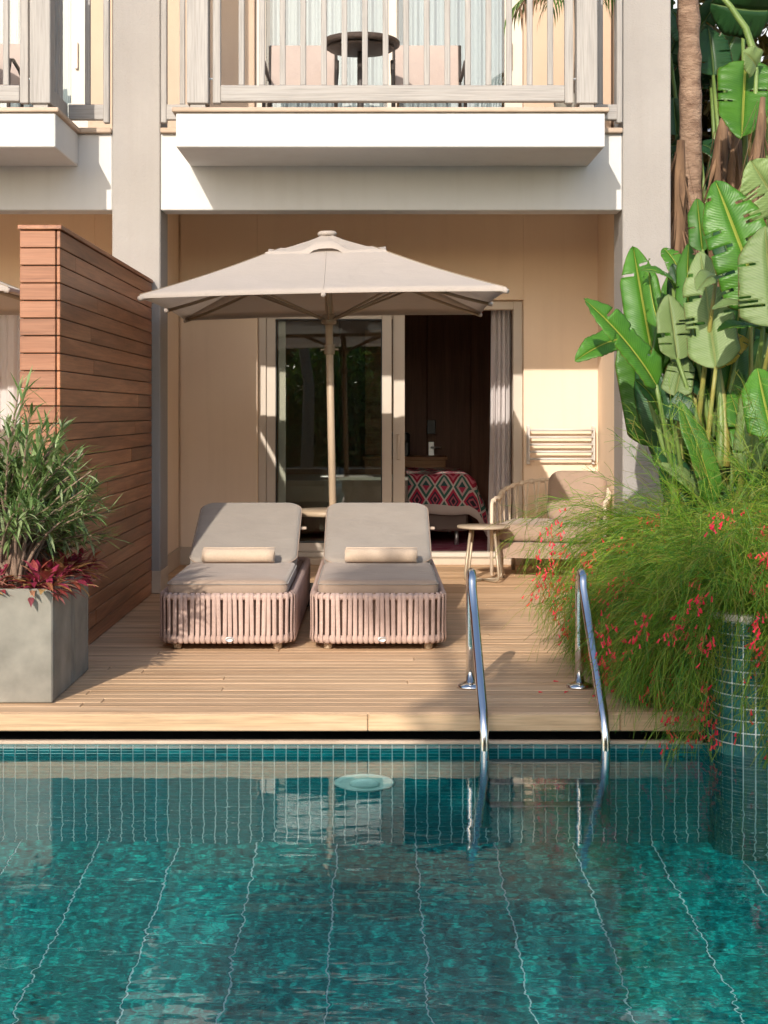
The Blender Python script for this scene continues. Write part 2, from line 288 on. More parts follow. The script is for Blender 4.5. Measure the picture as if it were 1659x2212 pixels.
def rrect(w, l, r, n=6):         # rounded rectangle outline centred on origin with normals
    pts = []
    for cx, cy, a0 in ((w / 2 - r, l / 2 - r, 0), (-w / 2 + r, l / 2 - r, 90), (-w / 2 + r, -l / 2 + r, 180), (w / 2 - r, -l / 2 + r, 270)):
        for i in range(n + 1):
            a = math.radians(a0 + 90 * i / n); pts.append((cx + r * math.cos(a), cy + r * math.sin(a), math.cos(a), math.sin(a)))
    return pts
def pad(w, l, t, rc, re, n=6, crown=0.0):   # cushion: rounded plan corners, rounded edges
    mb = MB(); ly = [(re * (1 - math.sin(math.radians(a))), re * (1 - math.cos(math.radians(a)))) for a in (0, 30, 60, 90)]
    lay = [(i, z) for i, z in ly] + [(i, t - z) for i, z in ly[::-1]]
    ol = rrect(w, l, rc, n); mb.outline(ol, [(min(i, rc * 0.9), z) for i, z in lay])
    if crown:                      # softly domed top: rings shrinking towards the centre line
        k = len(ol); mb.f.pop(); top = [Vector(p) for p in mb.v[-k:]]; base = len(mb.v) - k
        for a in (0.88, 0.72, 0.5, 0.25, 0.02):
            mb.v += [(p.x * a, p.y * a, t + crown * (1 - a ** 2) + 0.004 * noise.noise((p.x * a * 5, p.y * a * 5, w))) for p in top]; mb.uv += [(0, 0)] * k
            for j in range(k): mb.f.append((base + j, base + (j + 1) % k, base + k + (j + 1) % k, base + k + j))
            base += k
        mb.f.append(tuple(base + j for j in range(k)))
    return mb
BOXC = {}
def box(name, x0, x1, y0, y1, z0, z1, mat, parent=None, bev=0.004):
    sz = (round(x1 - x0, 4), round(y1 - y0, 4), round(z1 - z0, 4)); key = (sz, mat, bev)
    if key not in BOXC:
        bm = bmesh.new(); bmesh.ops.create_cube(bm, size=1); bmesh.ops.scale(bm, vec=sz, verts=bm.verts)
        if bev: bmesh.ops.bevel(bm, geom=list(bm.edges), offset=min(bev, min(sz) * 0.4), segments=1, affect='EDGES', profile=0.7)
        m = bpy.data.meshes.new(name); bm.to_mesh(m); bm.free(); m.materials.append(M[mat]); BOXC[key] = m
    return link(name, BOXC[key], parent, ((x0 + x1) / 2, (y0 + y1) / 2, (z0 + z1) / 2))
def tag(o, label=None, cat=None, group=None, kind=None):
    for k, v in (('label', label), ('category', cat), ('group', group), ('kind', kind)):
        if v: o[k] = v
    return o
def thing(name, label, cat, loc=(0, 0, 0), group=None, rz=0):
    return tag(link(name, None, None, loc, (0, 0, rz)), label, cat, group)
def copy_tree(o, parent=None):
    c = o.copy(); COL.objects.link(c); c.parent = parent
    for ch in list(o.children): copy_tree(ch, c)
    return c
def rel(parent, o):              # keep o where it stands although its parent is moved
    o.location = Vector(o.location) - Vector(parent.location); return o
# ------------------------------------------------------------------ ground, pool, deck
WZ = -0.137; PY = 6.36; FZ = WZ - 1.40
mb = MB(); X0, X1, Y0, Y1 = -7.0, 7.0, -3.5, 6.62
for a in ((-150, 150, -150, Y0), (-150, X0, Y0, Y1), (X1, 150, Y0, Y1), (-150, 150, Y1, 150)):
    mb.add([(a[0], a[2], -0.03), (a[1], a[2], -0.03), (a[1], a[3], -0.03), (a[0], a[3], -0.03)], [(0, 1, 2, 3)])
tag(mb.build('ground', 'ground'), 'bare brown earth around the pool and building', kind='structure')
tag(box('terrace', -30, 30, -9.0, -3.45, -0.10, 0.0, 'paving'), 'pale stone terrace on the far side of the pool', kind='structure')
wall = tag(link('pool_wall', None), 'teal mosaic wall of the pool below the deck', kind='structure')
g = MB(); g.box(X0, 2.6, PY, PY + 0.26, FZ - 0.1, WZ + 0.0)
g.box(X0 - 0.2, X0, -3.5, PY, FZ, WZ + 0.03); g.box(X1, X1 + 0.2, -3.5, PY, FZ, WZ + 0.03); g.box(X0, X1, -3.6, -3.5, FZ, WZ + 0.03)
g.build('grout_backing', 'grout', wall)
edge = box('stone_edge', X0, 1.40, PY - 0.006, PY + 0.022, WZ + 0.001, WZ + 0.017, 'coping', wall, 0.003)
box('gap_shade_back', X0, 1.45, 6.585, 6.63, WZ + 0.02, -0.03, 'gasket', wall, 0); box('gap_shade_floor', X0, 1.45, PY + 0.023, 6.584, WZ + 0.002, WZ + 0.008, 'gasket', wall, 0)  # black faces paint the shade in the gap under the deck edge
rest = MB(); nt_ = 0
for r in range(28):
    z = WZ - 0.004 - 0.05 * r
    for c in range(-40, 29):
        x = 0.0075 + 0.05 * c
        if r < 4 and -1.72 < x < 1.42:
            box('tile', x - 0.0224, x + 0.0224, PY - 0.004, PY + 0.004, z - 0.0474, z - 0.0026, 'walltile', wall, 0.0012); nt_ += 1
        else: rest.box(x - 0.0224, x + 0.0224, PY - 0.004, PY + 0.002, z - 0.0474, z - 0.0026)
tag(rest.build('tiles', 'walltile', wall), kind='stuff')
fl = tag(link('pool_floor', None), 'teal tiled floor of the pool under the water', kind='structure')
g = MB(); g.box(X0, X1, -3.6, PY + 0.05, FZ - 0.12, FZ - 0.006); g.build('grout_bed', 'grout', fl)
offs = [0.0, 0.09, 0.18, 0.27, 0.36, 0.45, 0.54]
for c in range(-9, 9):
    x0 = -0.153 + 0.334 * c; off = (c * 0.09) % 0.64
    for k in range(-1, 7):
        y1 = 6.21 + off - 0.64 * k; y0 = y1 - 0.64
        if y0 > PY - 0.05 or y1 < 2.4: continue
        y1 = min(y1, PY)
        box('floor_tile', x0 + 0.0028, x0 + 0.3312, y0 + 0.0025, y1 - 0.0025, FZ - 0.01, FZ, 'floortile', fl, 0.0015)
rest = MB(); rest.box(X0, X1, -3.5, 2.1, FZ - 0.008, FZ - 0.001); rest.box(X0, -3.16, 2.1, PY, FZ - 0.008, FZ - 0.001); rest.box(2.86, X1, 2.1, PY, FZ - 0.008, FZ - 0.001)
rest.build('floor_sheet', 'floortile', fl)
# water
mb = MB()
for q in ((-7, 7, -3.5, PY + 0.004),):
    mb.add([(q[0], q[2], WZ), (q[1], q[2], WZ), (q[1], q[3], WZ), (q[0], q[3], WZ)], [(0, 1, 2, 3)])
water = tag(mb.build('water', 'water', None, True), 'clear rippled pool water', kind='structure')
water.cycles.is_caustics_caster = True
for o in list(wall.children) + list(fl.children): o.cycles.is_caustics_receiver = True
# underwater lamp
lm = thing('pool_lamp', 'round pale underwater pool lamp set in the tiled wall', 'pool lamp', (-0.035, PY - 0.006, WZ - 0.60))
q = MB(); q.lathe([(0.128, 0), (0.130, 0.012), (0.122, 0.024), (0.105, 0.028), (0.075, 0.020)], 40); b = q.build('rim', 'lamp', lm, True); b.rotation_euler = (math.radians(90), 0, 0)
q = MB(); q.lathe([(0.062, 0.01), (0.064, 0.034), (0.052, 0.044), (0.02, 0.048)], 32); b = q.build('lens', 'lamp', lm, True); b.rotation_euler = (math.radians(90), 0, 0)
for o in lm.children: o.cycles.is_caustics_receiver = True
# deck
deck = tag(link('deck', None), 'weathered teak deck of narrow boards beside the pool', kind='structure')
y = 6.35; row = 0
while y < 12.44:
    wd = 0.135 if row == 0 else 0.0905; xr = 1.395 if y < 9.55 else 1.88
    cuts = [-6.0, -3.3 + R.uniform(-0.3, 0.3), R.uniform(-1.4, 0.9), xr]
    if row % 3 == 0: cuts = [-6.0, -2.4 + R.uniform(-0.3, 0.3), xr]
    for a, b in zip(cuts[:-1], cuts[1:]):
        o = box('plank', a + 0.0012, b - 0.0012, y, y + wd, -0.026, R.uniform(-0.0012, 0.0), 'deck', deck, 0.003)
    y += wd + 0.0024; row += 1
g = MB(); g.box(-6, 1.39, 6.40, 12.5, -0.07, -0.03); g.box(1.39, 1.9, 9.56, 12.5, -0.07, -0.03); g.build('joists', 'gasket', deck)
for a, b in ((-6.0, -1.95), (-1.95, -0.02), (-0.02, 1.045), (1.045, 1.38)):
    box('fascia_board', a + 0.001, b - 0.001, 6.325, 6.348, -0.0735, -0.002, 'fascia', deck, 0.004)
# ------------------------------------------------------------------ building
bd = thing('hotel_building', 'white and beige two storey hotel building with balconies', 'building', (0, 10.5, 0))
def bbox(name, x0, x1, y0, y1, z0, z1, mat, parent=None, bev=0.006):
    p = parent or bd; o = box(name, x0, x1, y0, y1, z0, z1, mat, p, bev); q = p; off = Vector((0, 0, 0))
    while q: off += Vector(q.location); q = q.parent
    o.location = Vector(o.location) - off; return o
PITCH = 3.577; TOP = 6.6
for px in (-1.826 - PITCH, -1.826, 1.752):
    p = bbox('pillar', px, px + 0.338, 10.5, 10.88, 0.0, TOP, 'pillar', None, 0.008)
    bbox('plinth', px - 0.004, px + 0.342, 10.496, 10.884, 0.002, 0.16, 'skirt', p, 0.004)
BAYS = ((0.0, True), (-PITCH, False))
for bx, main in BAYS:
    bbox('beam', bx - 1.486, bx + 1.750, 10.512, 10.735, 2.69, 3.225, 'white')
    bbox('ledge_coping', bx - 1.485, bx + 1.749, 10.47, 10.74, 3.2265, 3.262, 'coping')
    sl_ = bbox('balcony_slab', bx - 1.28, bx + 1.512, 9.75, 10.5105, 2.998, 3.222, 'white')
    cp = bbox('coping', bx - 1.305, bx + 1.537, 9.725, 10.468, 3.2235, 3.2535, 'coping', sl_, 0.006)
    bbox('upper_floor', bx - 1.69, bx + 1.91, 10.742, 12.6, 2.95, 3.24, 'white')
    # ground floor recess
    XL, XR, DZ = bx - 0.9615, bx + 1.259, 2.21
    bbox('wall', bx - 1.72, XL, 12.5, 12.75, 0, 2.948, 'wall', None, 0.004)
    bbox('wall', XR, bx + 1.98, 12.5, 12.75, 0, 2.948, 'wall', None, 0.004)
    bbox('wall', XL, XR, 12.5, 12.75, DZ, 2.948, 'wall', None, 0.004)
    bbox('side_wall', bx - 1.70, bx - 1.618, 10.882, 12.498, 0, 2.948, 'wall', None, 0.004)
    bbox('side_wall', bx + 1.877, bx + 1.94, 10.882, 12.498, 0, 2.948, 'wall', None, 0.004)
    bbox('skirting', bx - 1.616, XL, 12.482, 12.499, 0.0, 0.15, 'skirt', None, 0.003)
    bbox('skirting', XR, bx + 1.876, 12.482, 12.499, 0.0, 0.15, 'skirt', None, 0.003)
    bbox('skirting', bx - 1.617, bx - 1.60, 10.885, 12.481, 0.0, 0.15, 'skirt', None, 0.003)
    bbox('threshold', XL, XR, 12.45, 12.75, 0.0, 0.055, 'skirt', None, 0.006)
    # sliding door
    dr = link('sliding_door', None, bd, (0, 0, 0)); fy0, fy1 = 12.60, 12.67
    def fr(nm, a, b, z0, z1, y0=fy0, y1=fy1, mt='frame', par=None, bev=0.004): return bbox(nm, bx + a, bx + b, y0, y1, z0, z1, mt, par or dr, bev)
    fr('frame', -0.96, -0.895, 0.056, 2.208, 12.58, 12.72); fr('frame', 1.18, 1.258, 0.056, 2.208, 12.58, 12.72)
    fr('frame', -0.894, 1.179, 2.135, 2.207, 12.58, 12.72); fr('frame', -0.894, 1.179, 0.056, 0.095, 12.58, 12.72)
    s = link('sash', None, dr); 
    fr('stile', -0.893, -0.815, 0.097, 2.133, par=s); fr('stile', 0.078, 0.160, 0.097, 2.133, par=s)
    fr('rail', -0.814, 0.077, 2.055, 2.132, par=s); fr('rail', -0.814, 0.077, 0.098, 0.175, par=s)
    for a in ((-0.815, -0.808, 0.175, 2.055), (0.071, 0.078, 0.175, 2.055), (-0.808, 0.071, 2.047, 2.055), (-0.808, 0.071, 0.175, 0.183)): fr('gasket', a[0], a[1], a[2], a[3], 12.596, 12.64, 'gasket', s, 0)
    fr('pane', -0.81, 0.073, 0.18, 2.05, 12.625, 12.633, 'glass', s, 0)
    s2 = link('sash', None, dr); dx = 0.0
    fr('stile', 0.170, 0.272, 0.097, 2.133, 12.675, 12.715, par=s2)
    fr('stile', -0.80, -0.735, 0.097, 2.133, 12.675, 12.715, par=s2); fr('rail', -0.734, 0.169, 2.06, 2.132, 12.675, 12.715, par=s2); fr('rail', -0.734, 0.169, 0.098, 0.17, 12.675, 12.715, par=s2)
    fr('pane', -0.735, 0.17, 0.17, 2.06, 12.69, 12.698, 'glass', s2, 0)
    h = fr('handle', 0.205, 0.232, 0.87, 1.09, 12.648, 12.664, 'frame', s2, 0.006); fr('handle_foot', 0.209, 0.228, 0.885, 0.905, 12.663, 12.676, 'frame', s2, 0.002); fr('handle_foot', 0.209, 0.228, 1.055, 1.075, 12.663, 12.676, 'frame', s2, 0.002)
    # upper floor
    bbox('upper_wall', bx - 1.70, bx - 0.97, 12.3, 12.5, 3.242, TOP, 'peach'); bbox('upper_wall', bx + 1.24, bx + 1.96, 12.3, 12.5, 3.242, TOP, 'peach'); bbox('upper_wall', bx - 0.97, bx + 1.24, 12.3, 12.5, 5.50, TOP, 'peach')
    ud = link('balcony_door', None, bd)
    def uf(nm, a, b, z0, z1, y0=12.36, y1=12.44, mt='frame', bev=0.004): return bbox(nm, bx + a, bx + b, y0, y1, z0, z1, mt, ud, bev)
    for a, b in ((-0.968, -0.88), (0.12, 0.20), (1.09, 1.238)): uf('stile', a, b, 3.243, 5.498)
    for a, b in ((-0.879, 0.119), (0.201, 1.089)):
        uf('rail', a, b, 5.40, 5.497); uf('rail', a, b, 3.243, 3.31); uf('pane', a, b, 3.311, 5.399, 12.395, 12.403, 'glass', 0)
    uf('handle', 1.125, 1.15, 4.10, 4.32, 12.33, 12.352, 'frame'); uf('handle_foot', 1.13, 1.145, 4.12, 4.14, 12.351, 12.361, 'frame', 0.002)
    # curtains behind the upper panes and, next door, behind the ground floor panes
    for ca, cb_, z0, z1, yy, mt in ([(-0.86, 0.10, 3.26, 5.4, 12.56, 'bluecurtain'), (0.22, 1.08, 3.26, 5.4, 12.56, 'bluecurtain')] + ([] if main else [(-0.8, 1.17, 0.06, 2.2, 12.80, 'curtain')])):
        q = MB(); n = 160; 
        for i in range(n + 1):
            x = ca + (cb_ - ca) * i / n; dy = 0.028 * math.sin(x * 52 + 2 * math.sin(x * 9)) + 0.012 * math.sin(x * 131)
            for z in (z0, z1): q.v.append((bx + x, yy + dy, z)); q.uv.append((0, 0))
        for i in range(n): q.f.append((2 * i, 2 * i + 2, 2 * i + 3, 2 * i + 1))
        cu = tag(q.build('curtain', mt, None, True), {True: 'pale curtain behind the balcony door above the parasol, ', False: 'pale curtain in the neighbouring bay, '}[main] + ('beside the blue pane' if ca < 0 and z0 > 1 else 'beside the door handle' if z0 > 1 else 'ground floor'), 'curtain')
    bbox('upper_room', bx - 1.5, bx + 1.8, 13.2, 13.3, 3.2, 5.8, 'roomwall')
    if not main: bbox('room_backing', bx - 1.5, bx + 1.8, 13.2, 13.3, 0, 2.9, 'roomwall')
bbox('roof_slab', -1.826 - PITCH, 2.09, 10.89, 13.4, TOP, TOP + 0.2, 'white')
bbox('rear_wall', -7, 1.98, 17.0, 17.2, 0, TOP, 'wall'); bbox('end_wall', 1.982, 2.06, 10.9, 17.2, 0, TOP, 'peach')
# room behind the open door
rm = link('guest_room', None, bd)
for nm, a in (('room_floor', (-1.7, 1.95, 12.76, 16.4, -0.02, 0.045, 'oak')), ('room_ceiling', (-1.7, 1.95, 12.76, 16.4, 2.5, 2.6, 'roomwall')), ('room_wall', (-1.75, -1.70, 12.76, 16.4, 0.046, 2.5, 'roomwall')), ('room_wall', (1.90, 1.95, 12.76, 16.4, 0.046, 2.5, 'roomwall')), ('room_wall', (-1.7, 1.9, 16.35, 16.4, 0.046, 2.5, 'roomwall'))):
    bbox(nm, *a, rm, 0)
# ------------------------------------------------------------------ balcony railings
def railing(bx, label):
    r = thing('balcony_railing', label, 'railing', (bx, 9.85, 3.262), 'grey timber balcony railings')
    H = 1.12
    def bar(nm, x0, x1, y0, y1, z0, z1, mt='rail', bev=0.005, par=r): return box(nm, x0, x1, y0 - 9.85, y1 - 9.85, z0 - 3.262, z1 - 3.262, mt, par, bev)
    for a, b in ((-1.215, -1.075), (1.335, 1.47)):
        p = bar('corner_post', a, b, 9.79, 9.92, 3.292, 3.262 + H); bar('post_cap', a + 0.02, b - 0.02, 9.81, 9.90, 3.262, 3.291, 'railx', 0.002); box('post_foot', a + 0.05, b - 0.05, -0.02, 0.02, -0.008, 0.03, 'rail', r, 0.002)
    bar('stile', -1.05, -0.998, 9.83, 9.88, 3.30, 4.36); bar('stile', 1.262, 1.318, 9.83, 9.88, 3.30, 4.36)
    bar('bottom_rail', -0.997, 1.261, 9.825, 9.885, 3.312, 3.418, 'railx'); bar('top_rail', -1.05, 1.318, 9.81, 9.90, 4.361, 4.42, 'railx')
    for i in range(16): x = -0.997 + 0.1345 * (i + 1) - 0.012; 
    for i in range(16):
        x = -0.862 + 0.1353 * i
        if x < 1.23: bar('baluster', x - 0.019, x + 0.019, 9.84, 9.87, 3.419, 4.36)
    for x0, x1 in ((-1.20, -1.145), (1.40, 1.455)):          # returns along the slab sides
        bar('bottom_rail', x0, x1, 9.921, 10.43, 3.312, 3.418, 'rail')
        for k in range(3): bar('baluster', x0 + 0.01, x1 - 0.01, 10.02 + 0.135 * k, 10.05 + 0.135 * k, 3.419, 4.36)
        bar('top_rail', x0, x1, 9.921, 10.43, 4.361, 4.42, 'rail')
    for x0, x1 in ((-1.455, -1.201), (1.456, 1.72)):         # short panels beside the pillars
        bar('bottom_rail', x0 + 0.001, x1 - 0.001, 10.44, 10.49, 3.312, 3.418, 'railx'); bar('baluster', (x0 + x1) / 2 - 0.019, (x0 + x1) / 2 + 0.019, 10.45, 10.48, 3.419, 4.36)
        bar('stile', (x0 if x0 < 0 else x1) - 0.02, (x0 if x0 < 0 else x1) + 0.02, 10.435, 10.495, 3.29, 4.36)
    for sx_ in (-1.06, 1.325):
        q = MB(); q.tube([(sx_ - 0.014, 0.0, 0.20), (sx_ + 0.02, 0.0, 0.20)], 0.008, 8); q.build('bolt', 'alu', r)
    return r
railing(0.0, 'grey timber balcony railing above the beige parasol'); railing(-PITCH, 'grey timber railing of the neighbouring balcony, cut by the photo edge')
# ------------------------------------------------------------------ wooden screen wall
sw = thing('screen_wall', 'tall reddish timber clad screen wall beside the loungers', 'screen wall', (-1.645, 8.9, 0))
def swb(nm, x0, x1, y0, y1, z0, z1, mt, bev=0.003): o = box(nm, x0 + 1.645, x1 + 1.645, y0 - 8.9, y1 - 8.9, z0, z1, mt, sw, bev); return o
swb('core', -1.728, -1.562, 7.42, 10.44, 0.0, 2.155, 'gasket', 0)
pit = 0.0868
for k in range(25):
    z0 = 0.004 + pit * k; z1 = z0 + pit - 0.005
    swb('end_board', -1.743, -1.567, 7.40, 7.419, z0, z1, 'cladend'); 
    cut = 7.40 + (0.35 + R.random() * 2.3 if k % 2 else 9)
    for a, b in (((7.401, cut), (cut, 10.47)) if cut < 10.1 else ((7.401, 10.47),)):
        swb('board', -1.561, -1.543 + R.uniform(-0.001, 0.001), a, b - 0.0015, z0, z1, 'clad')
    swb('board', -1.747, -1.729, 7.421, 10.47, z0, z1, 'clad')
swb('cap', -1.752, -1.535, 7.39, 10.485, 2.1755, 2.198, 'clad', 0.003)
# ------------------------------------------------------------------ planters with oleander and red bedding plants
for y0, y1, lb in ((6.55, 6.993, 'front square grey concrete planter at the deck edge'), (6.999, 7.385, 'rear grey concrete planter against the timber screen')):
    pl = thing('concrete_planter', lb, 'planter', (-1.66, (y0 + y1) / 2, 0), 'concrete planters'); hw = 0.26; hd = (y1 - y0) / 2; H = 0.5; q = MB()
    box('wall', -hw, hw, -hd, -hd + 0.03, 0.001, H, 'concrete', pl, 0.006); box('wall', -hw, hw, hd - 0.03, hd, 0.001, H, 'concrete', pl, 0.006)
    box('wall', -hw, -hw + 0.03, -hd + 0.031, hd - 0.031, 0.001, H - 0.001, 'concrete', pl, 0.006); box('wall', hw - 0.03, hw, -hd + 0.031, hd - 0.031, 0.001, H - 0.001, 'concrete', pl, 0.006)
    box('soil', -hw + 0.031, hw - 0.031, -hd + 0.031, hd - 0.031, 0.02, H - 0.04, 'soil', pl, 0)
def lance(mb, base, d, up, L, W, curl=0.15, seg=3):   # one narrow or broad pointed leaf
    d = d.normalized(); s = d.cross(up); s = s.normalized() if s.length > 1e-3 else d.orthogonal().normalized(); n = s.cross(d)
    vs = []; fs = []; prof = {2: (0.25, 1.0, 0), 3: (0.2, 1.0, 0.72, 0), 4: (0.25, 0.85, 1.0, 0.6, 0)}[seg]
    for i, wv_ in enumerate(prof):
        t_ = i / seg; p = base + d * (L * t_) + n * (-curl * L * t_ * t_)
        if wv_ == 0: vs.append(p)
        else: vs += [p + s * (W / 2 * wv_) + n * 0.12 * W, p, p - s * (W / 2 * wv_) + n * 0.12 * W]
    for i in range(seg):
        a = 3 * i
        if i < seg - 1: fs += [(a, a + 1, a + 4, a + 3), (a + 1, a + 2, a + 5, a + 4)]
        else: fs += [(a, a + 1, a + 3), (a + 1, a + 2, a + 3)]
    mb.add(vs, fs)
def rv(r, s=1.0): return Vector((r.gauss(0, s), r.gauss(0, s), r.gauss(0, s)))
def oleander(loc, label, seed, cx, spread, zt, nb):
    r = random.Random(seed); o = thing('oleander_shrub', label, 'shrub', loc, 'oleander shrubs in the planters'); st = MB(); lf = MB()
    for b in range(nb):
        a = r.uniform(0, 6.28); rad = spread * math.sqrt(r.random()); tip = Vector((cx + rad * math.cos(a), rad * math.sin(a) * 0.8, zt * (1 - 0.55 * (rad / spread) ** 2.2) * r.uniform(0.62, 1.0)))
        b0 = Vector((r.uniform(-0.10, 0.06), r.uniform(-0.08, 0.08), 0)); mid = b0.lerp(tip, 0.5) + Vector((-(tip.x - b0.x) * 0.28, 0, 0.08))
        pts = [b0.lerp(mid, k / 5).lerp(mid.lerp(tip, k / 5), k / 5) for k in range(6)]
        st.tube(pts, [0.011 - 0.0016 * k for k in range(6)], 5, False)
        tn = (pts[-1] - pts[-2]).normalized(); nl = r.randint(22, 34)
        for k in range(nl):
            u = 0.52 + 0.48 * k / nl; f = u * 5; i = min(4, int(f)); p = pts[i].lerp(pts[i + 1], f - i)
            dirn = (tn * (0.35 + 0.9 * (u - 0.3)) + rv(r, 0.5)).normalized(); dirn.z += 0.12
            if r.random() < 0.18: dirn.z -= 0.7
            lance(lf, p, dirn, Vector((0, 0, 1)), r.uniform(0.075, 0.145), r.uniform(0.011, 0.018), r.uniform(0.0, 0.35))
    st.build('stems', 'bark', o, True); tag(lf.build('leaves', 'oleander', o), kind='stuff'); return o
oleander((-1.64, 6.80, 0.46), 'green oleander shrub in the front concrete planter', 3, 0.02, 0.44, 0.97, 105)
oleander((-1.62, 7.19, 0.46), 'smaller oleander shrub behind, beside the timber screen', 5, 0.06, 0.34, 0.62, 55)
k = 0
for (px, py, nm) in ((-1.47, 6.63, 'red and yellow bedding plant at the planter corner'), (-1.70, 6.62, 'crimson bedding plant at the front of the planter'), (-1.45, 6.90, 'pink bedding plant spilling over the planter side'), (-1.46, 7.10, 'bronze bedding plant over the planter joint'), (-1.44, 7.30, 'magenta bedding plant at the back of the planters')):
    o = thing('bedding_plant', nm, 'plant', (px, py, 0.46), 'red bedding plants'); q = MB(); r = random.Random(50 + k); k += 1
    for j in range(95):
        a = r.uniform(0, 6.28); el = r.uniform(-0.1, 1.2); dirn = Vector((math.cos(a) * math.cos(el), math.sin(a) * math.cos(el), math.sin(el))); b0 = dirn * r.uniform(0.0, 0.085) + Vector((r.uniform(-0.05, 0.05), r.uniform(-0.05, 0.05), r.uniform(0.0, 0.05)))
        lance(q, b0, dirn + Vector((0.15, -0.1, 0)), Vector((0, 0, 1)), r.uniform(0.05, 0.10), r.uniform(0.022, 0.04), r.uniform(0.2, 0.7), 4)
    tag(q.build('leaves', 'coleus', o), kind='stuff')
# ------------------------------------------------------------------ sun loungers with towels
def make_lounger():
    lo = thing('sun_lounger', '', 'sun lounger'); Wd, Ln, rc = 0.69, 2.03, 0.10
    ol = rrect(Wd, Ln, rc, 5); oc = [(x, y + Ln / 2, nx_, ny_) for x, y, nx_, ny_ in ol]
    q = MB(); pts = [(x, y, 0.285) for x, y, _, _ in oc]; q.tube(pts + pts[:2], 0.017, 8, False); q.build('top_rail', 'strap', lo, True)
    q = MB(); pts = [(x - nx_ * 0.004, y - ny_ * 0.004, 0.062) for x, y, nx_, ny_ in oc]; q.tube(pts + pts[:2], 0.021, 8, False); q.build('bottom_rail', 'strap', lo, True)
    q = MB(); q.outline(oc, [(0.028, 0.055), (0.026, 0.06), (0.026, 0.28), (0.03, 0.283)]); q.build('lining', 'lining', lo)
    for x in (-Wd / 2 + 0.075, Wd / 2 - 0.075):
        for y in (0.075, Ln - 0.10):
            q = MB(); q.lathe([(0.021, 0.001), (0.023, 0.01), (0.025, 0.06)], 16, (x, y, 0)); q.build('leg', 'pole', lo, True)
    # straps: one shared mesh, bent round both rails
    q = MB(); prof = [(-0.018, 0.285), (-0.012, 0.305), (0.004, 0.309), (0.019, 0.298), (0.0215, 0.28), (0.0195, 0.18), (0.0195, 0.1), (0.0235, 0.06), (0.016, 0.041), (0.0, 0.037), (-0.014, 0.045)]
    for sx_ in (-0.0105, -0.004, 0.004, 0.0105):
        e = 0.0 if abs(sx_) > 0.008 else 0.003
        q.v += [(sx_, -(p + e), z) for p, z in prof]; q.uv += [(0, 0)] * len(prof)
    n = len(prof)
    for a in range(3):
        for j in range(n - 1): q.f.append((a * n + j, (a + 1) * n + j, (a + 1) * n + j + 1, a * n + j + 1))
    sm = q.mesh('strap', True); sm.materials.append(M['strap'])
    per = [(x, y) for x, y, _, _ in oc]; L_ = []; tot = 0
    for i in range(len(oc)):
        a = Vector(oc[i][:2]); b = Vector(oc[(i + 1) % len(oc)][:2]); L_.append((tot, a, b, oc[i], oc[(i + 1) % len(oc)])); tot += (b - a).length
    cnt = int(tot / 0.0292)
    for k_ in range(cnt):
        s_ = (k_ + 0.5) * tot / cnt
        for (s0, a, b, oa, ob) in reversed(L_):
            if s0 <= s_: break
        f = (s_ - s0) / max(1e-6, (b - a).length); p = a.lerp(b, f); nn = Vector((oa[2], oa[3])).lerp(Vector((ob[2], ob[3])), f).normalized()
        link('strap', sm, lo, (p.x, p.y, 0), (0, R.uniform(-0.022, 0.022), math.atan2(nn.y, nn.x) + math.pi / 2))
    ms = pad(0.648, 1.02, 0.092, 0.05, 0.03, 5, 0.012).build('mattress', 'cushion', lo, True, (0, 0.545, 0.278))
    q = MB(); ol2 = rrect(0.650, 1.022, 0.05, 5); pts = [(x, y, 0.072) for x, y, _, _ in ol2]; q.tube(pts + pts[:2], 0.0035, 5, False); q.build('piping', 'backcush', ms, True)
    br = pad(0.648, 0.80, 0.085, 0.095, 0.03, 7, 0.008).build('backrest', 'backcush', lo, True, (0, 1.02, 0.305))
    for vtx in br.data.vertices: vtx.co.y += 0.40
    br.rotation_euler = (math.radians(23), 0, 0)
    q = MB(); ol3 = rrect(0.651, 0.803, 0.095, 7); pts = [(x, y + 0.40, 0.066) for x, y, _, _ in ol3]; q.tube(pts + pts[:2], 0.0035, 5, False); q.build('piping', 'cushion', br, True)
    box('care_tag', 0.326, 0.362, 0.50, 0.53, 0.035, 0.038, 'towel', br, 0)
    box('support', -0.28, 0.28, 1.74, 1.77, 0.29, 0.56, 'rib', lo, 0.004)
    q = MB(); q.lathe([(0.0245, 0), (0.0245, 0.004), (0.018, 0.0055), (0.017, 0.004), (0.006, 0.004)], 24); bdg = q.build('badge', 'alu', lo, True, (0.02, -0.0245, 0.064)); bdg.rotation_euler = (math.radians(90), 0, 0); bdg.scale = (1, 0.55, 1)
    return lo
lo = make_lounger(); lo.location = (-0.782, 8.0, 0); lo['label'] = 'woven sun lounger nearer the timber screen, half shaded backrest'; lo['group'] = 'pair of sun loungers'
l2 = copy_tree(lo); l2.location = (0.030, 8.0, 0); l2['label'] = 'woven sun lounger nearer the pool ladder with small tag on its backrest'
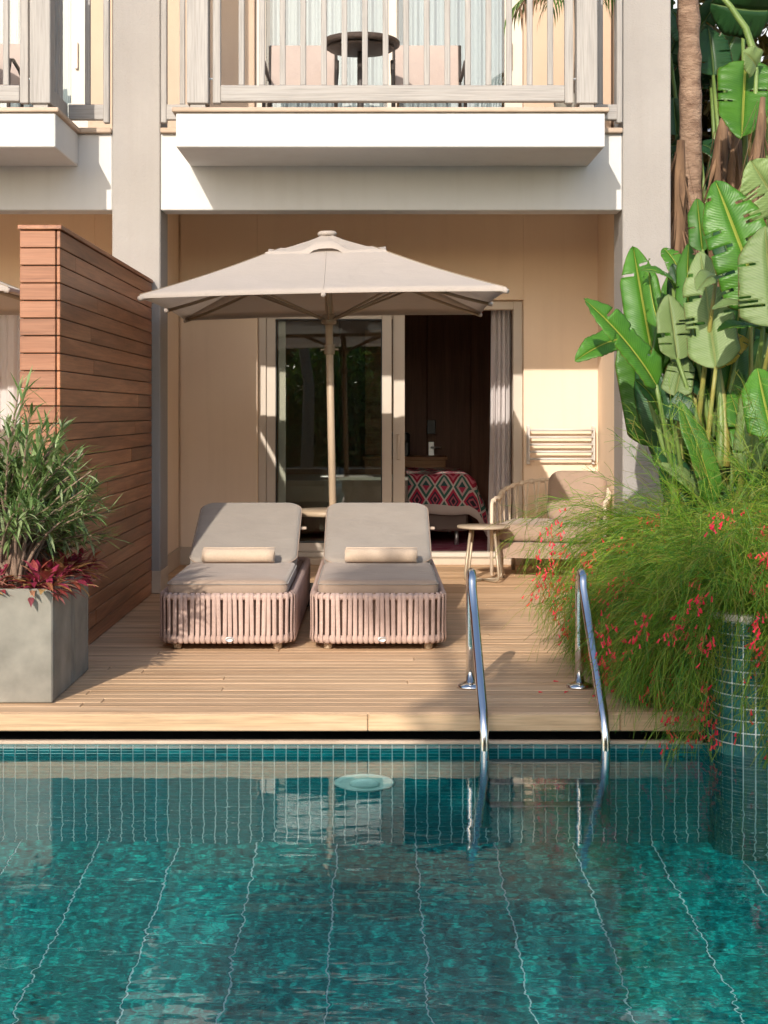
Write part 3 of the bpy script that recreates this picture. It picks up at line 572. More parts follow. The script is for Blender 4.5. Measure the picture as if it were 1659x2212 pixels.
for x, y, lb, rz in ((-0.797, 8.90, 'rolled cream towel on the lounger nearer the timber screen', 0.01), (0.05, 8.90, 'rolled cream towel on the lounger nearer the ladder', -0.012)):
    tw = thing('rolled_towel', lb, 'towel', (x, y, 0.424), 'rolled towels', rz); q = MB(); n = 90; vs = []; fs = []; Lh = 0.212
    nl_ = 9
    for j in range(n + 1):
        a = j / n * 2 * math.pi * 3.2; rr = 0.018 + 0.030 * j / n
        for i in range(nl_):
            xx = -Lh + 2 * Lh * i / (nl_ - 1); wob = 1 + 0.03 * noise.noise((xx * 9, a * 0.8, x * 3)); sg = 0.004 * math.sin(j * 0.5) if i in (0, nl_ - 1) else 0
            vs.append((xx + sg, rr * wob * math.cos(a), rr * wob * math.sin(a) * 0.94))
    for j in range(n):
        for i in range(nl_ - 1): fs.append((j * nl_ + i, (j + 1) * nl_ + i, (j + 1) * nl_ + i + 1, j * nl_ + i + 1))
    q.add(vs, fs); b = q.build('roll', 'towel', tw, True); md = b.modifiers.new('thick', 'SOLIDIFY'); md.thickness = 0.006; md.offset = 0
# ------------------------------------------------------------------ parasol
def make_parasol(label):
    pa = thing('parasol', label, 'parasol', (-0.255, 10.03, 0), 'square parasols')
    q = MB(); q.lathe([(0.0245, 0.1), (0.0245, 2.38)], 20); pole = q.build('pole', 'pole', pa, True)
    q = MB(); q.lathe([(0.032, 1.66), (0.034, 1.665), (0.034, 1.72), (0.032, 1.725)], 20); q.build('collar', 'rib', pole, True)
    box('crank_pin', -0.06, 0.06, -0.008, 0.008, 1.686, 1.70, 'rib', pole, 0.003)
    box('base', -0.23, 0.23, -0.23, 0.23, 0.0, 0.11, 'darkmetal', pa, 0.01)
    hh, zr, ht, zt = 1.095, 1.995, 0.30, 2.345
    def surf(side, u, t_):     # u -1..1 along the edge, t 0 top .. 1 rim
        r_ = ht + (hh - ht) * t_; z = zt + (zr - zt) * t_ - 0.014 * math.sin(math.pi * t_) - 0.012 * (1 - u * u) * math.sin(math.pi * min(1, t_ * 1.0)) * abs(1) + (0.012 * (1 - u * u) * t_)
        rr = r_ * (1 - 0.012 * (1 - abs(u)) * t_); c_, s_ = [(0, -1), (1, 0), (0, 1), (-1, 0)][side]
        return Vector((c_ * rr - s_ * u * r_, s_ * rr + c_ * u * r_, z))
    for s_ in range(4):
        q = MB(); nu, nv = 16, 12
        for j in range(nv + 1):
            for i in range(nu + 1): q.v.append(tuple(surf(s_, -1 + 2 * i / nu, j / nv))); q.uv.append((0, 0))
        for i in range(nu + 1):
            p = surf(s_, -1 + 2 * i / nu, 1.0); q.v.append((p.x * 0.997, p.y * 0.997, p.z - 0.022)); q.uv.append((0, 0))
        for j in range(nv + 1):
            for i in range(nu): a = j * (nu + 1) + i; q.f.append((a, a + 1, a + nu + 2, a + nu + 1))
        q.build('canopy_panel', 'canopy', pa, True)
    for s_ in range(4):            # stitched seams on the hips and panel middles
        for u in (-1.0, 0.0):
            q = MB(); q.tube([surf(s_, u, j / 10) + Vector((0, 0, 0.0015)) for j in range(11)], 0.0028, 5); q.build('seam', 'rib' if u else 'canopy', pa, True)
    cp = link('vent_cap', None, pa)
    for s_ in range(4):
        q = MB(); nu, nv = 20, 8; c_, d_ = [(0, -1), (1, 0), (0, 1), (-1, 0)][s_]
        for j in range(nv + 2):
            for i in range(nu + 1):
                u = -1 + 2 * i / nu; t_ = min(1, j / nv); r_ = 0.03 + 0.36 * t_; z = 2.455 - 0.145 * t_ + 0.062 * math.exp(-(u / 0.30) ** 4) * t_ ** 3 - 0.012 * math.sin(math.pi * t_) + 0.006 * noise.noise((u * 4, t_ * 3, s_))
                if j > nv: z -= 0.045; r_ += 0.004
                q.v.append((c_ * r_ - d_ * u * r_, d_ * r_ + c_ * u * r_, z)); q.uv.append((0, 0))
        for j in range(nv + 1):
            for i in range(nu): a = j * (nu + 1) + i; q.f.append((a, a + 1, a + nu + 2, a + nu + 1))
        q.build('cap_panel', 'canopy', cp, True)
    q = MB(); q.lathe([(0.05, 2.452), (0.062, 2.458), (0.064, 2.472), (0.055, 2.482), (0.02, 2.486)], 24); q.build('finial', 'canopy', pa, True)
    q = MB(); q.lathe([(0.05, 2.30), (0.055, 2.31), (0.055, 2.36), (0.04, 2.37)], 16); q.build('hub', 'rib', pa, True)
    q = MB(); q.lathe([(0.036, 1.86), (0.05, 1.87), (0.05, 1.92), (0.036, 1.93)], 16); q.build('runner', 'rib', pa, True)
    for k_ in range(8):
        a = k_ * math.pi / 4; L_ = hh * (math.sqrt(2) if k_ % 2 else 1.0); dv = Vector((math.cos(a), math.sin(a), 0))
        p0 = dv * 0.05 + Vector((0, 0, 2.335)); p1 = dv * (L_ * 0.99) + Vector((0, 0, zr - 0.022)); pm = p0.lerp(p1, 0.5) + Vector((0, 0, -0.055))
        pts = [p0.lerp(pm, i / 6).lerp(pm.lerp(p1, i / 6), i / 6) for i in range(7)]
        q = MB(); q.tube(pts, 0.0115, 6); rb = q.build('rib', 'rib', pa, True)
        q = MB(); q.tube([dv * (L_ * 0.975) + Vector((0, 0, zr - 0.016)), dv * (L_ * 1.004) + Vector((0, 0, zr - 0.022))], 0.015, 8); q.build('rib_end', 'canopy', rb, True)
        q = MB(); q.tube([dv * 0.045 + Vector((0, 0, 1.895)), pts[3]], 0.008, 6); q.build('strut', 'rib', rb, True)
    pa.rotation_euler = (0, math.radians(-1.15), 0); return pa
pa = make_parasol('large beige square parasol standing behind the loungers')
p2 = copy_tree(pa); p2.location = (-3.22, 10.0, 0); p2['label'] = 'neighbouring parasol showing only its tip beside the timber screen'
tb = thing('parasol_table', 'round taupe table fitted round the parasol pole', 'table', (-0.265, 10.03, 0))
q = MB(); q.lathe([(0.032, 0.585), (0.26, 0.585), (0.272, 0.595), (0.272, 0.612), (0.266, 0.62), (0.032, 0.62)], 48); q.build('tabletop', 'pole', tb, True)
q = MB(); q.lathe([(0.034, 0.45), (0.05, 0.46), (0.05, 0.583), (0.034, 0.584)], 20); q.build('bracket', 'rib', tb, True)
# ------------------------------------------------------------------ small side table
st = thing('side_table', 'small round side table with bent tube legs by the armchair', 'side table', (0.835, 11.28, 0))
q = MB(); q.lathe([(0.18, 0.40), (0.196, 0.402), (0.20, 0.408), (0.20, 0.416), (0.197, 0.42)], 40); q.build('tabletop', 'tabletop', st, True)
for k_ in range(4):
    a = math.radians(35 + 90 * k_); dv = Vector((math.cos(a), math.sin(a), 0)); q = MB()
    q.tube([dv * 0.125 + Vector((0, 0, 0.40)), dv * 0.178 + Vector((0, 0, 0.06)), dv * 0.172 + Vector((0, 0, 0.028)), dv * 0.14 + Vector((0, 0, 0.011)), dv * 0.0 + Vector((0, 0, 0.011))], 0.0105, 8); q.build('leg', 'tubemetal', st, True)
# ------------------------------------------------------------------ rope armchair
ac = thing('rope_armchair', 'cream rope armchair with taupe cushions behind the red flowering bush', 'armchair', (1.42, 11.75, 0), None, math.radians(-14))
def arc(n0=17):
    out = []
    for i in range(n0):
        t_ = i / (n0 - 1); a = math.radians(190 - 200 * t_); x = 0.42 * math.cos(a) * 1.02; y = 0.40 * max(0, math.sin(a)) ** 0.8 if math.sin(a) > 0 else 0
        zt_ = 0.60 + 0.13 * math.sin(math.pi * t_); out.append((x, y - 0.02, zt_))
    return out
ar = [(-0.43, -0.36, 0.575), (-0.432, -0.2, 0.60)] + arc() + [(0.432, -0.2, 0.60), (0.43, -0.36, 0.575)]
q = MB(); q.tube([(-0.43, -0.375, 0.02), (-0.43, -0.375, 0.555)] + ar + [(0.43, -0.375, 0.555), (0.43, -0.375, 0.02)], 0.014, 8); q.build('arm_rail', 'rope', ac, True)
lowr = [(x * 0.97, y * 0.97, 0.27) for x, y, z in ar]; q = MB(); q.tube(lowr, 0.012, 8); q.build('lower_rail', 'rope', ac, True)
for i in range(0, 40):
    f = i / 39 * (len(ar) - 1); i0 = min(len(ar) - 2, int(f)); a = Vector(ar[i0]).lerp(Vector(ar[i0 + 1]), f - i0)
    f2 = min(max(f + (0.42 if i % 2 else -0.42), 0), len(ar) - 1); i1 = min(len(ar) - 2, int(f2)); b = Vector(lowr[i1]).lerp(Vector(lowr[i1 + 1]), f2 - i1)
    q = MB(); q.tube([a + Vector((0, 0, 0.016)), a.lerp(b, 0.5), b], 0.0075, 6); q.build('rope_strand', 'rope', ac, True)
for i in range(0, 20):
    f = (i + 0.5) / 20 * (len(ar) - 1); i0 = int(f); a = Vector(ar[i0]).lerp(Vector(ar[i0 + 1]), f - i0); dv = (Vector(ar[i0 + 1]) - Vector(ar[i0])).normalized()
    q = MB(); q.tube([a - dv * 0.02, a - dv * 0.014, a + dv * 0.014, a + dv * 0.02], [0.015, 0.021, 0.021, 0.015], 8); q.build('rope_wrap', 'rope', ac, True)
pad(0.80, 0.72, 0.13, 0.09, 0.04, 6, 0.015).build('seat_cushion', 'cushion', ac, True, (0, -0.03, 0.285))
q = MB(); q.outline(rrect(0.82, 0.72, 0.08), [(0.0, 0.16), (0.0, 0.275), (0.02, 0.28)]); q.build('seat_frame', 'cushion', ac, False, (0, -0.03, 0))
bc = pad(0.46, 0.42, 0.14, 0.10, 0.05, 6, 0.02).build('back_cushion', 'cushion', ac, True, (0.17, 0.14, 0.40)); bc.rotation_euler = (math.radians(74), 0, 0)
for v_ in bc.data.vertices: v_.co.y += 0.19
for x in (-0.36, 0.36):
    for y in (-0.33, 0.27): q = MB(); q.tube([(x, y, 0.0), (x, y, 0.17)], 0.015, 8); q.build('leg', 'tubemetal', ac, True)
# ------------------------------------------------------------------ drying rack on the wall
dk = thing('drying_rack', 'white five bar towel drying rack mounted on the lit wall', 'drying rack', (1.565, 12.46, 1.0))
for x in (-0.27, 0.27):
    box('bracket', x - 0.013, x + 0.013, -0.01, 0.04, -0.16, 0.16, 'rackpaint', dk, 0.003); box('arm', x - 0.008, x + 0.008, -0.055, -0.0105, -0.13, 0.145, 'rackpaint', dk, 0.003)
for k_ in range(5): q = MB(); z = 0.125 - 0.06 * k_; q.tube([(-0.275, -0.045, z), (0.275, -0.045, z)], 0.010, 10); q.build('bar', 'rackpaint', dk, True)
# ------------------------------------------------------------------ room contents
q = MB(); n = 70
for i in range(n + 1):
    f = i / n; dy = 0.035 * math.sin(f * 26) + 0.012 * math.sin(f * 61)
    for z, xs in ((0.06, 0.985 - 0.01), (1.0, 1.0), (2.16, 1.01)): q.v.append((xs + (1.178 - xs) * f, 12.79 + dy, z)); q.uv.append((0, 0))
for i in range(n):
    for k_ in range(2): a = 3 * i + k_; q.f.append((a, a + 3, a + 4, a + 1))
tag(q.build('curtain', 'curtain', None, True), 'sheer white curtain gathered at the open sliding door', 'curtain')
bed = thing('bed', 'bed with taupe base inside the room', 'bed', (0.15, 14.4, 0.046))
box('base', -1.05, 0.72, -0.75, 0.75, 0.14, 0.36, 'bedbase', bed, 0.02); box('mattress', -1.05, 0.70, -0.74, 0.74, 0.362, 0.60, 'linen', bed, 0.05)
for x in (-0.95, 0.62):
    for y in (-0.65, 0.65): q = MB(); q.tube([(x, y, 0), (x, y, 0.14)], 0.02, 10); q.build('leg', 'alu', bed, True)
th = MB(); nu, nv = 40, 34                                  # kilim throw draped over the foot of the bed
for j in range(nv + 1):
    for i in range(nu + 1):
        u = i / nu; v_ = j / nv; s_ = u * 0.92; X = 0.17 + s_; Yv = -1.13 + v_ * 1.9
        top = 0.665; x = min(X, 0.72 + 0.05); y = max(Yv, -0.77); ox = max(0, X - 0.72); oy = max(0, -0.77 - Yv)
        z = top - ox * 1.0 - oy * 1.0 - 0.03 * max(0, (X - 0.5)) + 0.02 * noise.noise((X * 4, Yv * 4, 2)); 
        y = y - 0.05 * min(1, oy * 6) - 0.04 * noise.noise((X * 6, 1, 1)) * min(1, oy * 5); x = x + 0.04 * min(1, ox * 6) + ox * 0.35 * (1 if oy > 0.03 else 0.25)
        th.v.append((x, y, max(z, 0.2 - 0.1 * (ox > 0)))); th.uv.append((u, 0.999 * v_ + 0.0005))
for j in range(nv):
    for i in range(nu): a = j * (nu + 1) + i; th.f.append((a, a + 1, a + nu + 2, a + nu + 1))
to = tag(th.build('bed_throw', 'kilim', None, True, (0.15, 14.4, 0.046)), 'red and green diamond patterned throw over the bed', 'throw')
md = to.modifiers.new('thick', 'SOLIDIFY'); md.thickness = 0.012
tag(box('rug', -0.6, 1.5, 12.85, 15.6, 0.0465, 0.058, 'rug', None, 0.002), 'pink and crimson striped rug inside the open door', 'rug')
wd = thing('wardrobe', 'dark timber wardrobe wall at the back of the room', 'wardrobe', (0.9, 15.9, 0.046))
for k_ in range(5): box('door', -0.78 + 0.46 * k_ - 0.46, -0.78 + 0.46 * k_ - 0.006, -0.03, 0.0, 0.02, 2.35, 'darkwood', wd, 0.004)
box('carcass', -1.26, 1.08, 0.001, 0.4, 0.0, 2.4, 'darkwood', wd, 0)
hd = thing('door_handle', 'metal lever handle plate below a black card reader on the dark door', 'door handle', (0.62, 15.86, 0.85)); box('plate', -0.03, 0.03, -0.01, 0.008, -0.11, 0.11, 'alu', hd, 0.004)
q = MB(); q.tube([(0, -0.01, 0.05), (0, -0.05, 0.05), (0.11, -0.05, 0.05)], 0.010, 8); q.build('lever', 'alu', hd, True); box('card_reader', -0.045, 0.045, -0.02, 0.008, 0.19, 0.34, 'black', hd, 0.006)
ds = thing('luggage_desk', 'orange oak cabinet beside the bed in the room', 'cabinet', (0.42, 15.45, 0.046)); box('carcass', -0.5, 0.32, -0.25, 0.25, 0.0, 0.74, 'oak', ds, 0.004); box('top', -0.52, 0.34, -0.27, 0.26, 0.741, 0.775, 'oak', ds, 0.004)
kt = thing('coffee_machine', 'black coffee machine standing on the oak cabinet', 'coffee machine', (0.28, 15.42, 0.825)); box('body', -0.1, 0.1, -0.12, 0.12, 0, 0.24, 'black', kt, 0.02); box('head', -0.09, 0.09, -0.2, -0.121, 0.14, 0.24, 'black', kt, 0.02)
box('drip_tray', -0.08, 0.08, -0.2, -0.121, 0.0, 0.02, 'black', kt, 0.004)
op = thing('oak_panel', 'narrow oak wall panel left of the dark door', 'panel', (0.12, 15.6, 0.83)); box('board', -0.2, 0.1, -0.01, 0.02, 0.0, 1.3, 'oak', op, 0.004); box('shelf', -0.2, 0.1, -0.1, -0.011, 0.55, 0.58, 'oak', op, 0.004)
pc = thing('pink_chair', 'pink upholstered chair half hidden behind the curtain', 'chair', (1.42, 14.3, 0.046)); bk = pad(0.5, 0.6, 0.08, 0.1, 0.03).build('backrest', 'pinkchair', pc, True, (0, 0, 0.40)); bk.rotation_euler = (math.radians(100), 0, math.radians(70))
pad(0.5, 0.5, 0.1, 0.08, 0.03).build('seat', 'pinkchair', pc, True, (0, -0.2, 0.34))
for x in (-0.2, 0.2):
    for y in (-0.4, 0.0): q = MB(); q.tube([(x, y, 0), (x, y, 0.34)], 0.015, 8); q.build('leg', 'oak', pc, True)
# ------------------------------------------------------------------ balcony furniture
def bchair(x, y, lb):
    c_ = thing('balcony_chair', lb, 'chair', (x, y, 3.24), 'balcony chairs'); box('seat', -0.25, 0.25, -0.25, 0.23, 0.42, 0.45, 'sling', c_, 0.008)
    b = box('backrest', -0.245, 0.245, 0.24, 0.255, 0.44, 0.88, 'sling', c_, 0.006); b.rotation_euler = (math.radians(-8), 0, 0)
    for s_ in (-1, 1):
        q = MB(); q.tube([(s_ * 0.265, -0.22, 0.0), (s_ * 0.27, -0.24, 0.55), (s_ * 0.275, -0.21, 0.64), (s_ * 0.275, -0.12, 0.66), (s_ * 0.27, 0.1, 0.63), (s_ * 0.26, 0.25, 0.60)], 0.014, 8); q.build('arm', 'darkmetal', c_, True)
        q = MB(); q.tube([(s_ * 0.255, 0.30, 0.88), (s_ * 0.255, 0.24, 0.44), (s_ * 0.26, 0.28, 0.0)], 0.013, 8); q.build('leg', 'darkmetal', c_, True)
    return c_
bchair(-0.54, 11.35, 'mauve balcony chair on the side of the blue reflecting pane'); bchair(0.42, 11.35, 'mauve balcony chair between the round table and the peach wall'); bchair(-PITCH + 0.62, 11.30, 'balcony chair glimpsed on the neighbouring balcony')
for bx, lb in ((-0.09, 'round dark wicker table on the balcony above the parasol'), (-PITCH + 0.50, 'round dark wicker table on the neighbouring balcony')):
    t_ = thing('balcony_table', lb, 'table', (bx, 11.1, 3.24), 'balcony tables'); q = MB(); q.lathe([(0.20, 0.745), (0.27, 0.735), (0.29, 0.745), (0.292, 0.77), (0.28, 0.782)], 40); q.build('tabletop', 'wicker', t_, True)
    q = MB(); q.lathe([(0.10, 0.70), (0.24, 0.715), (0.25, 0.73), (0.10, 0.735)], 32); q.build('under_ring', 'wicker', t_, True)
    q = MB(); q.tube([(0, 0, 0.02), (0, 0, 0.70)], 0.025, 12); q.build('stem', 'darkmetal', t_, True); q = MB(); q.lathe([(0.22, 0.0), (0.22, 0.015), (0.03, 0.03)], 24); q.build('foot', 'darkmetal', t_, True)
# ------------------------------------------------------------------ pool ladder
ld = thing('pool_ladder', 'polished steel pool ladder with two arched handrails', 'pool ladder', (0.70, 6.6, 0))
for x, sx_ in ((0.452, -1), (0.957, 1)):
    xx = x - 0.70; pts = [(xx, 0.33, 0.004), (xx, 0.33, 0.2), (xx, 0.33, 0.43)]
    for i in range(1, 9): a = math.radians(180 * i / 8 * 0.93); pts.append((xx, 0.33 - 0.065 + 0.065 * math.cos(a), 0.45 + 0.09 * math.sin(a)))
    pts += [(xx + 0.004, 0.10, 0.36), (xx + 0.008, -0.12, 0.17), (xx + 0.012, -0.29, 0.02), (xx + 0.013, -0.325, -0.02), (xx + 0.014, -0.345, -0.07), (xx + 0.014, -0.352, -0.14), (xx + 0.014, -0.355, -0.22), (xx + 0.014, -0.355, -1.22)]
    q = MB(); q.tube(pts, 0.0205, 20); q.build('handrail', 'chrome', ld, True)
    q = MB(); q.lathe([(0.062, 0.001), (0.064, 0.006), (0.058, 0.014), (0.035, 0.024), (0.024, 0.026)], 32, (xx, 0.33, 0)); q.build('flange', 'chrome', ld, True)
for z in (-0.30, -0.62, -0.94): box('step', -0.215, 0.24, -0.41, -0.335, z - 0.012, z + 0.012, 'darksteel', ld, 0.008)
# ------------------------------------------------------------------ raised tiled planter bed
rp = thing('raised_planter', 'curved raised planter faced with teal mosaic tiles at the pool corner', 'planter bed', (1.43, 6.1, 0))
path = []; xl, yf, rc = 0.0, 0.0, 0.19
for i in range(70): path.append((xl, 3.0 - i * 0.04, -1, 0)) if 3.0 - i * 0.04 > rc + 0.001 else None
for i in range(9): a = math.radians(180 + 90 * i / 8); path.append((xl + rc + rc * math.cos(a), yf + rc + rc * math.sin(a), math.cos(a), math.sin(a)))
for i in range(1, 60): path.append((xl + rc + i * 0.06, yf, 0, -1))
TZ = 0.415
def sweep(nm, off0, off1, z0, z1, mt):
    q = MB(); n = len(path)
    for (x, y, nx_, ny_) in path:
        for o_, z in ((off0, z0), (off1, z0), (off1, z1), (off0, z1)): q.v.append((x + nx_ * o_, y + ny_ * o_, z)); q.uv.append((0, 0))
    for i in range(n - 1):
        for k_ in range(4): a = i * 4; q.f.append((a + k_, a + (k_ + 1) % 4, a + 4 + (k_ + 1) % 4, a + 4 + k_))
    q.f += [(0, 1, 2, 3)[::-1], tuple((n - 1) * 4 + k_ for k_ in range(4))]; return q.build(nm, mt, rp)
sweep('wall', -0.16, 0.0, FZ, TZ, 'grout'); sweep('cap', -0.18, 0.018, TZ + 0.001, TZ + 0.026, 'stone')
box('soil', 0.17, 3.5, 0.17, 3.0, 0.0, TZ - 0.06, 'soil', rp, 0)
cum = [0]
for a, b in zip(path[:-1], path[1:]): cum.append(cum[-1] + math.hypot(b[0] - a[0], b[1] - a[1]))
def along(s_):
    for i in range(len(cum) - 1):
        if cum[i + 1] >= s_: break
    f = (s_ - cum[i]) / (cum[i + 1] - cum[i]); a, b = path[i], path[i + 1]; nn = Vector((a[2] + (b[2] - a[2]) * f, a[3] + (b[3] - a[3]) * f)).normalized()
    return a[0] + (b[0] - a[0]) * f, a[1] + (b[1] - a[1]) * f, nn
sc0 = cum[next(i for i, p in enumerate(path) if p[3] < -0.01)]; rest = MB()
tm = None
for c in range(-12, 22):
    x, y, nn = along(sc0 + 0.0265 + 0.05 * c); ang = math.atan2(nn.y, nn.x) + math.pi / 2
    for r in range(-28, 11):
        z = WZ - 0.004 + 0.05 * r + 0.025
        if z > TZ - 0.01: continue
        if r >= 0 and -3 <= c < 14:
            o = box('tile', -0.0221, 0.0221, -0.004, 0.004, -0.0221, 0.0221, 'tile', rp, 0.0012); o.location = (x, y, z); o.rotation_euler = (0, 0, ang); o.cycles.is_caustics_receiver = True
        else:
            ca, sa = math.cos(ang), math.sin(ang); vs = []
            for dx, dy, dz in ((-1, -1, -1), (1, -1, -1), (1, 1, -1), (-1, 1, -1), (-1, -1, 1), (1, -1, 1), (1, 1, 1), (-1, 1, 1)): lx, ly, lz = dx * 0.0221, dy * 0.003, dz * 0.0221; vs.append((x + ca * lx - sa * ly, y + sa * lx + ca * ly, z + lz))
            rest.add(vs, [(3, 2, 1, 0), (4, 5, 6, 7), (0, 1, 5, 4), (1, 2, 6, 5), (2, 3, 7, 6), (3, 0, 4, 7)])
tag(rest.build('tiles', 'tile', rp), kind='stuff').cycles.is_caustics_receiver = True
# ------------------------------------------------------------------ firecracker bush (thin arching stems, red flowers)
fb = thing('firecracker_bush', 'feathery green bush with red tubular flowers spilling over the pool corner', 'bush', (1.75, 7.0, 0.36))
r = random.Random(21); stm = MB(); flo = MB()
def ribbon(mb, pts, w0, w1):
    n = len(pts); vs = []; a0 = Vector((r.gauss(0, 1), r.gauss(0, 1), r.gauss(0, 1)))
    for i, p in enumerate(pts):
        d = (pts[min(i + 1, n - 1)] - pts[max(i - 1, 0)]); s_ = d.cross(a0); s_ = s_.normalized() if s_.length > 1e-6 else Vector((1, 0, 0)); w_ = w0 + (w1 - w0) * i / (n - 1)
        vs += [p + s_ * w_, p - s_ * w_]
    mb.add(vs, [(2 * i, 2 * i + 1, 2 * i + 3, 2 * i + 2) for i in range(n - 1)])
def flower(p, d):
    d = d.normalized(); L_ = r.uniform(0.018, 0.03); u = d.orthogonal().normalized(); b = d.cross(u); vs = [p]
    for t_, rr in ((0.25, 0.003), (0.8, 0.0042), (1.0, 0.007)):
        for k_ in range(4): a = k_ * math.pi / 2; vs.append(p + d * (L_ * t_) + (u * math.cos(a) + b * math.sin(a)) * rr)
    fs = [(0, 1 + (k_ + 1) % 4, 1 + k_) for k_ in range(4)]
    for s_ in range(2): fs += [(1 + 4 * s_ + k_, 1 + 4 * s_ + (k_ + 1) % 4, 5 + 4 * s_ + (k_ + 1) % 4, 5 + 4 * s_ + k_) for k_ in range(4)]
    flo.add(vs, fs)
def stem(root, vel, L_, g_, flp, wid=0.0017):
    pts = [root.copy()]; p = root.copy(); v_ = vel.normalized(); n = 12; ds_ = L_ / n
    for i in range(n):
        v_ = (v_ + Vector((0, 0, -g_)) * ds_ + rv(r, 0.035)).normalized(); p = p + v_ * ds_
        wp = p + Vector(fb.location)
        if wp.z < 0.03 and wp.x < 1.40 and wp.y > 6.3: p.z = 0.03 - fb.location.z; v_.z = abs(v_.z) * 0.2
        if wp.z < WZ + 0.01 or wp.x < lim(wp.z) - 0.10 * r.random() ** 3 - 0.04: break
        pts.append(p.copy())
    if len(pts) < 4: return
    ribbon(stm, pts, wid, wid * 0.5)
    for i in range(3, len(pts)):
        for _ in range(4 if r.random() < 0.6 else 3):
            t_ = (pts[i] - pts[i - 1]).normalized(); d = (t_ * 0.75 + rv(r, 0.42) + Vector((0, 0, 0.06))).normalized(); l_ = r.uniform(0.07, 0.17); q0 = pts[i - 1].lerp(pts[i], r.random())
            ribbon(stm, [q0, q0 + d * l_ * 0.5 + Vector((0, 0, -0.004)), q0 + d * l_ + Vector((0, 0, -0.25 * l_))], 0.0013, 0.0008)
    if r.random() < flp:
        for _ in range(r.randint(9, 24)):
            q0 = pts[-1].lerp(pts[-3], r.random()) + rv(r, 0.02); flower(q0, Vector((r.gauss(-0.15, 0.4), r.gauss(0, 0.4), -0.8)))
def lim(z):                       # how far the mound reaches over the deck at each height
    for (z0, x0), (z1, x1) in zip(LIM[:-1], LIM[1:]):
        if z <= z1: return x0 + (x1 - x0) * max(0, (z - z0) / (z1 - z0))
    return LIM[-1][1]
LIM = [(0.0, 1.22), (0.08, 1.12), (0.28, 0.84), (0.6, 0.76), (0.93, 0.86), (1.1, 1.0), (1.3, 1.3)]
for lk in range(285):             # locks of stems combed the same way
    rx0 = r.uniform(-0.2, 0.95); ry0 = r.uniform(-0.68, 1.15); a0 = r.gauss(math.radians(214), math.radians(52)); up0 = r.uniform(0.7, 2.6); L0 = r.uniform(0.65, 1.5) * (1.0 if rx0 < 0.4 else 0.85) * (0.8 if ry0 < -0.4 else 1.0); g0 = r.uniform(2.0, 4.2)
    fl_ = r.random() < (0.85 if rx0 < 0.3 else 0.4)
    for i in range(r.randint(9, 16)):
        a = a0 + r.gauss(0, 0.16); out = Vector((math.cos(a), math.sin(a), 0)) * r.uniform(0.7, 1.0)
        stem(Vector((rx0 + r.gauss(0, 0.05), ry0 + r.gauss(0, 0.05), 0)), out + Vector((0, 0, up0 + r.gauss(0, 0.15))), L0 * r.uniform(0.8, 1.1), g0, 0.16 if fl_ else 0.0)
for lk in range(120):              # locks hanging over the front and side walls, leaving the corner column open
    if lk % 5 < 3: root0 = Vector((r.uniform(-0.215, 0.75), -0.80, 0.09)); out0 = Vector((r.gauss(0.1, 0.25), -0.8, 0.35))
    else: root0 = Vector((-0.30, r.uniform(-0.45, 0.9), 0.06)); out0 = Vector((-0.8, r.gauss(-0.1, 0.3), 0.45))
    L0 = r.uniform(0.35, 0.75); g0 = r.uniform(4.0, 7.5); fl_ = r.random() < 0.6
    for i in range(9): stem(root0 + rv(r, 0.03), out0 + rv(r, 0.1), L0 * r.uniform(0.8, 1.1), g0, 0.22 if fl_ else 0.0)
for i in range(60):                               # taller upright shoots
    root = Vector((r.uniform(-0.25, 0.6), r.uniform(-0.3, 1.0), 0.1)); stem(root, Vector((r.gauss(-0.25, 0.3), r.gauss(0, 0.2), 1.3)), r.uniform(0.7, 1.15), r.uniform(0.3, 0.9), 0.02, 0.002)
tag(stm.build('stems', 'russ', fb), kind='stuff'); tag(flo.build('flowers', 'flower', fb), kind='stuff')
# ------------------------------------------------------------------ giant bird-of-paradise / banana leaves
def blade(parent, base, tip, width, nrm, mat, bend=0.1, fold=0.35, tears=3, seed=0, name='leaf'):
    r_ = random.Random(seed); base = Vector(base); tip = Vector(tip); ax = tip - base; L_ = ax.length; d = ax.normalized(); nrm = Vector(nrm); nrm = (nrm - d * nrm.dot(d)).normalized(); q = MB(); nv, nu = 44, 5
    tr = {}
    for k_ in range(tears): tr.setdefault((r_.choice((0, 1)), r_.randint(8, nv - 6)), r_.randint(1, 3))
    for half in (0, 1):
        sg = -1 if half == 0 else 1; o = len(q.v)
        for j in range(nv + 1):
            t_ = j / nv; c_ = base + d * (L_ * t_) + nrm * (bend * L_ * math.sin(math.pi * t_) * 0.6 - bend * L_ * t_ * t_)
            wd_ = width / 2 * min(1, (t_ / 0.13 + 0.015)) ** 0.55 * min(1, ((1 - t_) / 0.30)) ** 0.6 * (1 - 0.22 * t_)
            side = d.cross(nrm).normalized()
            for i in range(nu + 1):
                u = i / nu; rip = 0.014 * width * math.sin(t_ * 75 + half * 2 + seed + 3 * noise.noise((t_ * 9, seed, 0))) * u * u + 0.09 * width * noise.noise((t_ * 3.3, seed * 3.1, half * 5)) * u
                p = c_ + side * (sg * wd_ * u * math.cos(fold * u)) + nrm * (wd_ * u * math.sin(fold * (1 - 0.7 * u)) + rip)
                q.v.append(tuple(p)); q.uv.append((0.5 + sg * 0.5 * u, t_ * L_))
        for j in range(nv):
            for i in range(nu):
                if (half, j) in tr and i >= tr[(half, j)]: continue
                a = o + j * (nu + 1) + i; f = (a, a + 1, a + nu + 2, a + nu + 1); q.f.append(f if half else f[::-1])
    b = q.build(name, mat, parent, True); md = b.modifiers.new('thick', 'SOLIDIFY'); md.thickness = 0.001; return b
